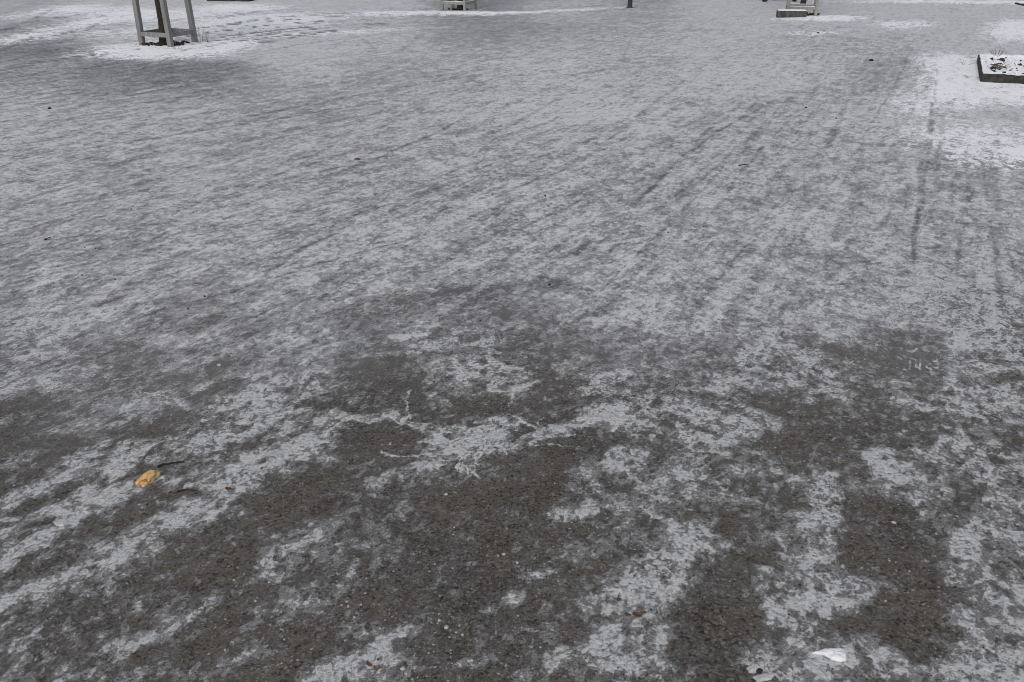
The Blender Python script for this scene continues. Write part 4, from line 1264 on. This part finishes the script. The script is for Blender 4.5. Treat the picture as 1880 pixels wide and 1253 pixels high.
simple_leaf((-2.624, 4.501), .035, .014, .2, .6, 'brown', 'narrow dark leaf on ice near the left edge', 17)
def twig(pts, r, label, mat='bark', seed=0, name='twig'):
    W = [Vector((*p, hgt(*p)+r+.001)) for p in pts]; c = W[0].copy()
    mb = MB(); mb.tube([w-c for w in W], [r*(1-.5*i/(len(W)-1)) for i in range(len(W))], 7)
    o = mb.build(name, M[mat], None, c); tag(o, label, 'twig', 'twigs on the ice')
twig([(-1.161, 2.277), (-1.149, 2.292), (-1.129, 2.296), (-1.103, 2.305), (-1.082, 2.305)], .0045, 'black twig poking out behind the yellow leaf')
twig([(0.513, 1.995), (0.539, 2.016), (0.571, 2.034)], .0028, 'pale straight splinter lying beside white ice in the lower right', 'stem')
twig([(1.67, 6.108), (1.714, 6.139), (1.746, 6.123)], .0035, 'small dark twig on grey ice in the upper right')
twig([(4.662, 11.443), (4.726, 11.443)], .006, 'short dark stick on ice left of the right raised bed')
twig([(-1.053, 2.15), (-1.023, 2.162), (-0.991, 2.153)], .0028, 'thin dark strand standing in for a curved crack in the ice below the yellow leaf')  # added tube, stands in for a dark curved crack in the ice
base = None
names = ['in the upper left', 'on the upper ice', 'in the middle left', 'on the ice']
for i, (sx, sy, w) in enumerate(STONES):
    mb = MB(); r = w/2*.85; mb.lump((0, 0, r*.3), (r, r*.85, r*.7), jag=.25, seed=50+i, n=(9, 6), rz=i)
    o = mb.build('stone', M['redstone'] if i == 0 else M['stone'], None, (sx, sy, hgt(sx, sy)))
    tag(o, 'dark reddish round stone on ice near the upper left edge' if i == 0 else 'tiny black stone lying on the ice', 'stone', 'tiny dark stones on the ice' if i else None)
for i, (sx, sy, w) in enumerate(PEBBLES):
    mb = MB(); r = w/2*.8; mb.lump((0, 0, r*.25), (r, r*.8, r*.45), jag=.2, seed=150+i, n=(10, 6), rz=i*1.3)
    o = mb.build('pebble', M['pale'], None, (sx, sy, hgt(sx, sy)), smooth_=True)
    tag(o, 'small pale flat pebble on the dark asphalt', 'pebble', 'pale pebbles on the asphalt')

# snow lumps and dirty ice clods at the front
def snow_lump(p, outline, hh, label, mat='snow', seed=1, name='snow_lump', cat='snow'):
    """outline: polygon in metres round p"""
    c = Vector((p[0], p[1], hgt(*p)-.002)); n = len(outline); R = random.Random(seed)
    V = []; F = []; rings = [(1, 0), (.97, .35), (.86, .72), (.62, .93), (.3, 1.0)]
    m = 40
    def ol(t):
        t = t % n; i = int(t); f = t-i; f = f*f*(3-2*f); a = outline[i]; b = outline[(i+1) % n]; return a[0]*(1-f)+b[0]*f, a[1]*(1-f)+b[1]*f
    for s, z in rings:
        for k in range(m):
            x, y = ol(k*n/m); j = 1+.05*math.sin(k*.9+seed)*math.sin(k*2.3); V.append((x*s*j, y*s*j, z*hh*(1+.22*math.sin(k*.7+seed*2+s*5)*math.cos(k*1.7+s*3))))
    V.append((0, 0, hh))
    for i in range(len(rings)-1):
        for k in range(m): F.append((i*m+k, i*m+(k+1) % m, (i+1)*m+(k+1) % m, (i+1)*m+k))
    for k in range(m): F.append(((len(rings)-1)*m+k, (len(rings)-1)*m+(k+1) % m, len(V)-1))
    mb = MB(); mb.add(V, F); o = mb.build(name, M[mat], None, c, smooth_=True); tag(o, label, cat, 'lumps of snow on the ice'); return o
def px(pts, c): # metres relative to c
    return [(a[0]-c[0], a[1]-c[1]) for a in pts]
c0 = (0.784, 1.489)
snow_lump(c0, px([(0.73, 1.493), (0.755, 1.503), (0.783, 1.508), (0.816, 1.505), (0.815, 1.489), (0.806, 1.469), (0.789, 1.466), (0.773, 1.472), (0.759, 1.486)], c0), .010, 'clean white lump of snow at the bottom right, wider one with a pointed left end', seed=3)
c0 = (0.58, 1.451)
snow_lump(c0, px([(0.561, 1.448), (0.575, 1.462), (0.593, 1.461), (0.598, 1.449), (0.583, 1.435), (0.563, 1.435)], c0), .007, 'small white lump of snow behind the black shiny stone at the bottom right', 'crust', seed=4)
c0 = (0.596, 1.423)
snow_lump(c0, px([(0.568, 1.423), (0.589, 1.43), (0.609, 1.435), (0.626, 1.43), (0.61, 1.414), (0.577, 1.409)], c0), .006, 'low white smear of snow in front of the black shiny stone at the bottom edge', 'crust', seed=5)
p = (0.587, 1.435); mb = MB(); mb.lump((0, 0, .003), (.0085, .006, .005), jag=.12, seed=9, n=(12, 8), rz=.3)
o = mb.build('stone', M['black'], None, (*p, hgt(*p)+.003), smooth_=True); tag(o, 'black shiny stone set in snow at the bottom right', 'stone')
p = (0.605, 1.441); mb = MB(); mb.lump((0, 0, .003), (.004, .006, .004), jag=.2, seed=10, n=(10, 6), rz=.6)
o = mb.build('pebble', M['pale'], None, (*p, hgt(*p)+.003), smooth_=True); tag(o, 'pale pebble touching the right side of the black shiny stone', 'pebble')
c0 = (-1.343, 1.998)
snow_lump(c0, px([(-1.37, 2.003), (-1.36, 2.016), (-1.339, 2.021), (-1.323, 2.008), (-1.328, 1.983), (-1.35, 1.983)], c0), .006, 'small bright chunk of crusted snow near the dirty ice at the left edge', 'crust', seed=7)

# ------------------------------------------------------------------ loose grit and ice chips over the near ground (nobody could count them)
def scatter(name, mat, n, rmin, rmax, smin, smax, flat, label, cat, seed, want, pw=2.0):
    R = np.random.default_rng(seed)
    N = n*6
    r = rmin + (rmax-rmin)*R.random(N)**pw; a = np.radians(R.uniform(-50, 50, N)); x = r*np.sin(a); y = r*np.cos(a)
    cov, vein, h = fields(x, y)
    cl = .5+fbm(x, y, 3.5, 3, seed)
    pr = np.exp(-((cov-want[0])/want[1])**2)*np.clip(cl, 0, 1)**2*2
    k = np.nonzero(R.random(N) < pr)[0][:n]
    x, y, h = x[k], y[k], h[k]; m = len(k)
    s = smin+(smax-smin)*R.random(m)**3
    nu = 6; ang = np.arange(nu)/nu*2*np.pi
    P = np.empty((m, nu*2+1, 3))
    rot = R.uniform(0, 6.28, m)[:, None]; asp = R.uniform(.45, 1, m)[:, None]
    rr = s[:, None]*(1+.5*(R.random((m, nu))-.5))
    ux = rr*np.cos(ang); uy = rr*np.sin(ang)*asp
    X = ux*np.cos(rot)-uy*np.sin(rot); Y = ux*np.sin(rot)+uy*np.cos(rot)
    tilt = R.uniform(-.35, .35, (m, 2))
    for lev, (sc, z) in enumerate(((1, -.15), (.8, .75))):
        P[:, lev*nu:(lev+1)*nu, 0] = x[:, None]+X*sc; P[:, lev*nu:(lev+1)*nu, 1] = y[:, None]+Y*sc
        P[:, lev*nu:(lev+1)*nu, 2] = h[:, None]+s[:, None]*flat*z+(X*tilt[:, :1]+Y*tilt[:, 1:])*sc*.8*lev
    P[:, -1] = np.stack([x, y, h+s*flat], -1)
    F = []
    for q in range(nu): F.append((q, (q+1) % nu, nu+(q+1) % nu, nu+q))
    V = P.reshape(-1, 3).tolist(); FF = []
    for b_ in range(m):
        o = b_*(2*nu+1); FF += [tuple(i+o for i in f) for f in F]; FF += [(o+nu+q, o+nu+(q+1) % nu, o+2*nu) for q in range(nu)]
    mb = MB(); mb.v = V; mb.f = FF; ob = mb.build(name, mat); tag(ob, label, cat, None, 'stuff')
scatter('ice_chips', M['chip'], 9000, 1.2, 5.0, .0008, .0045, .3, 'loose pale ice chips and flakes strewn over the near asphalt', 'ice chips', 5, (.35, .35))
scatter('grit', M['grit'], 5000, 1.2, 5.0, .0008, .0035, .6, 'dark grit strewn over the near asphalt and ice', 'grit', 8, (.3, .5))
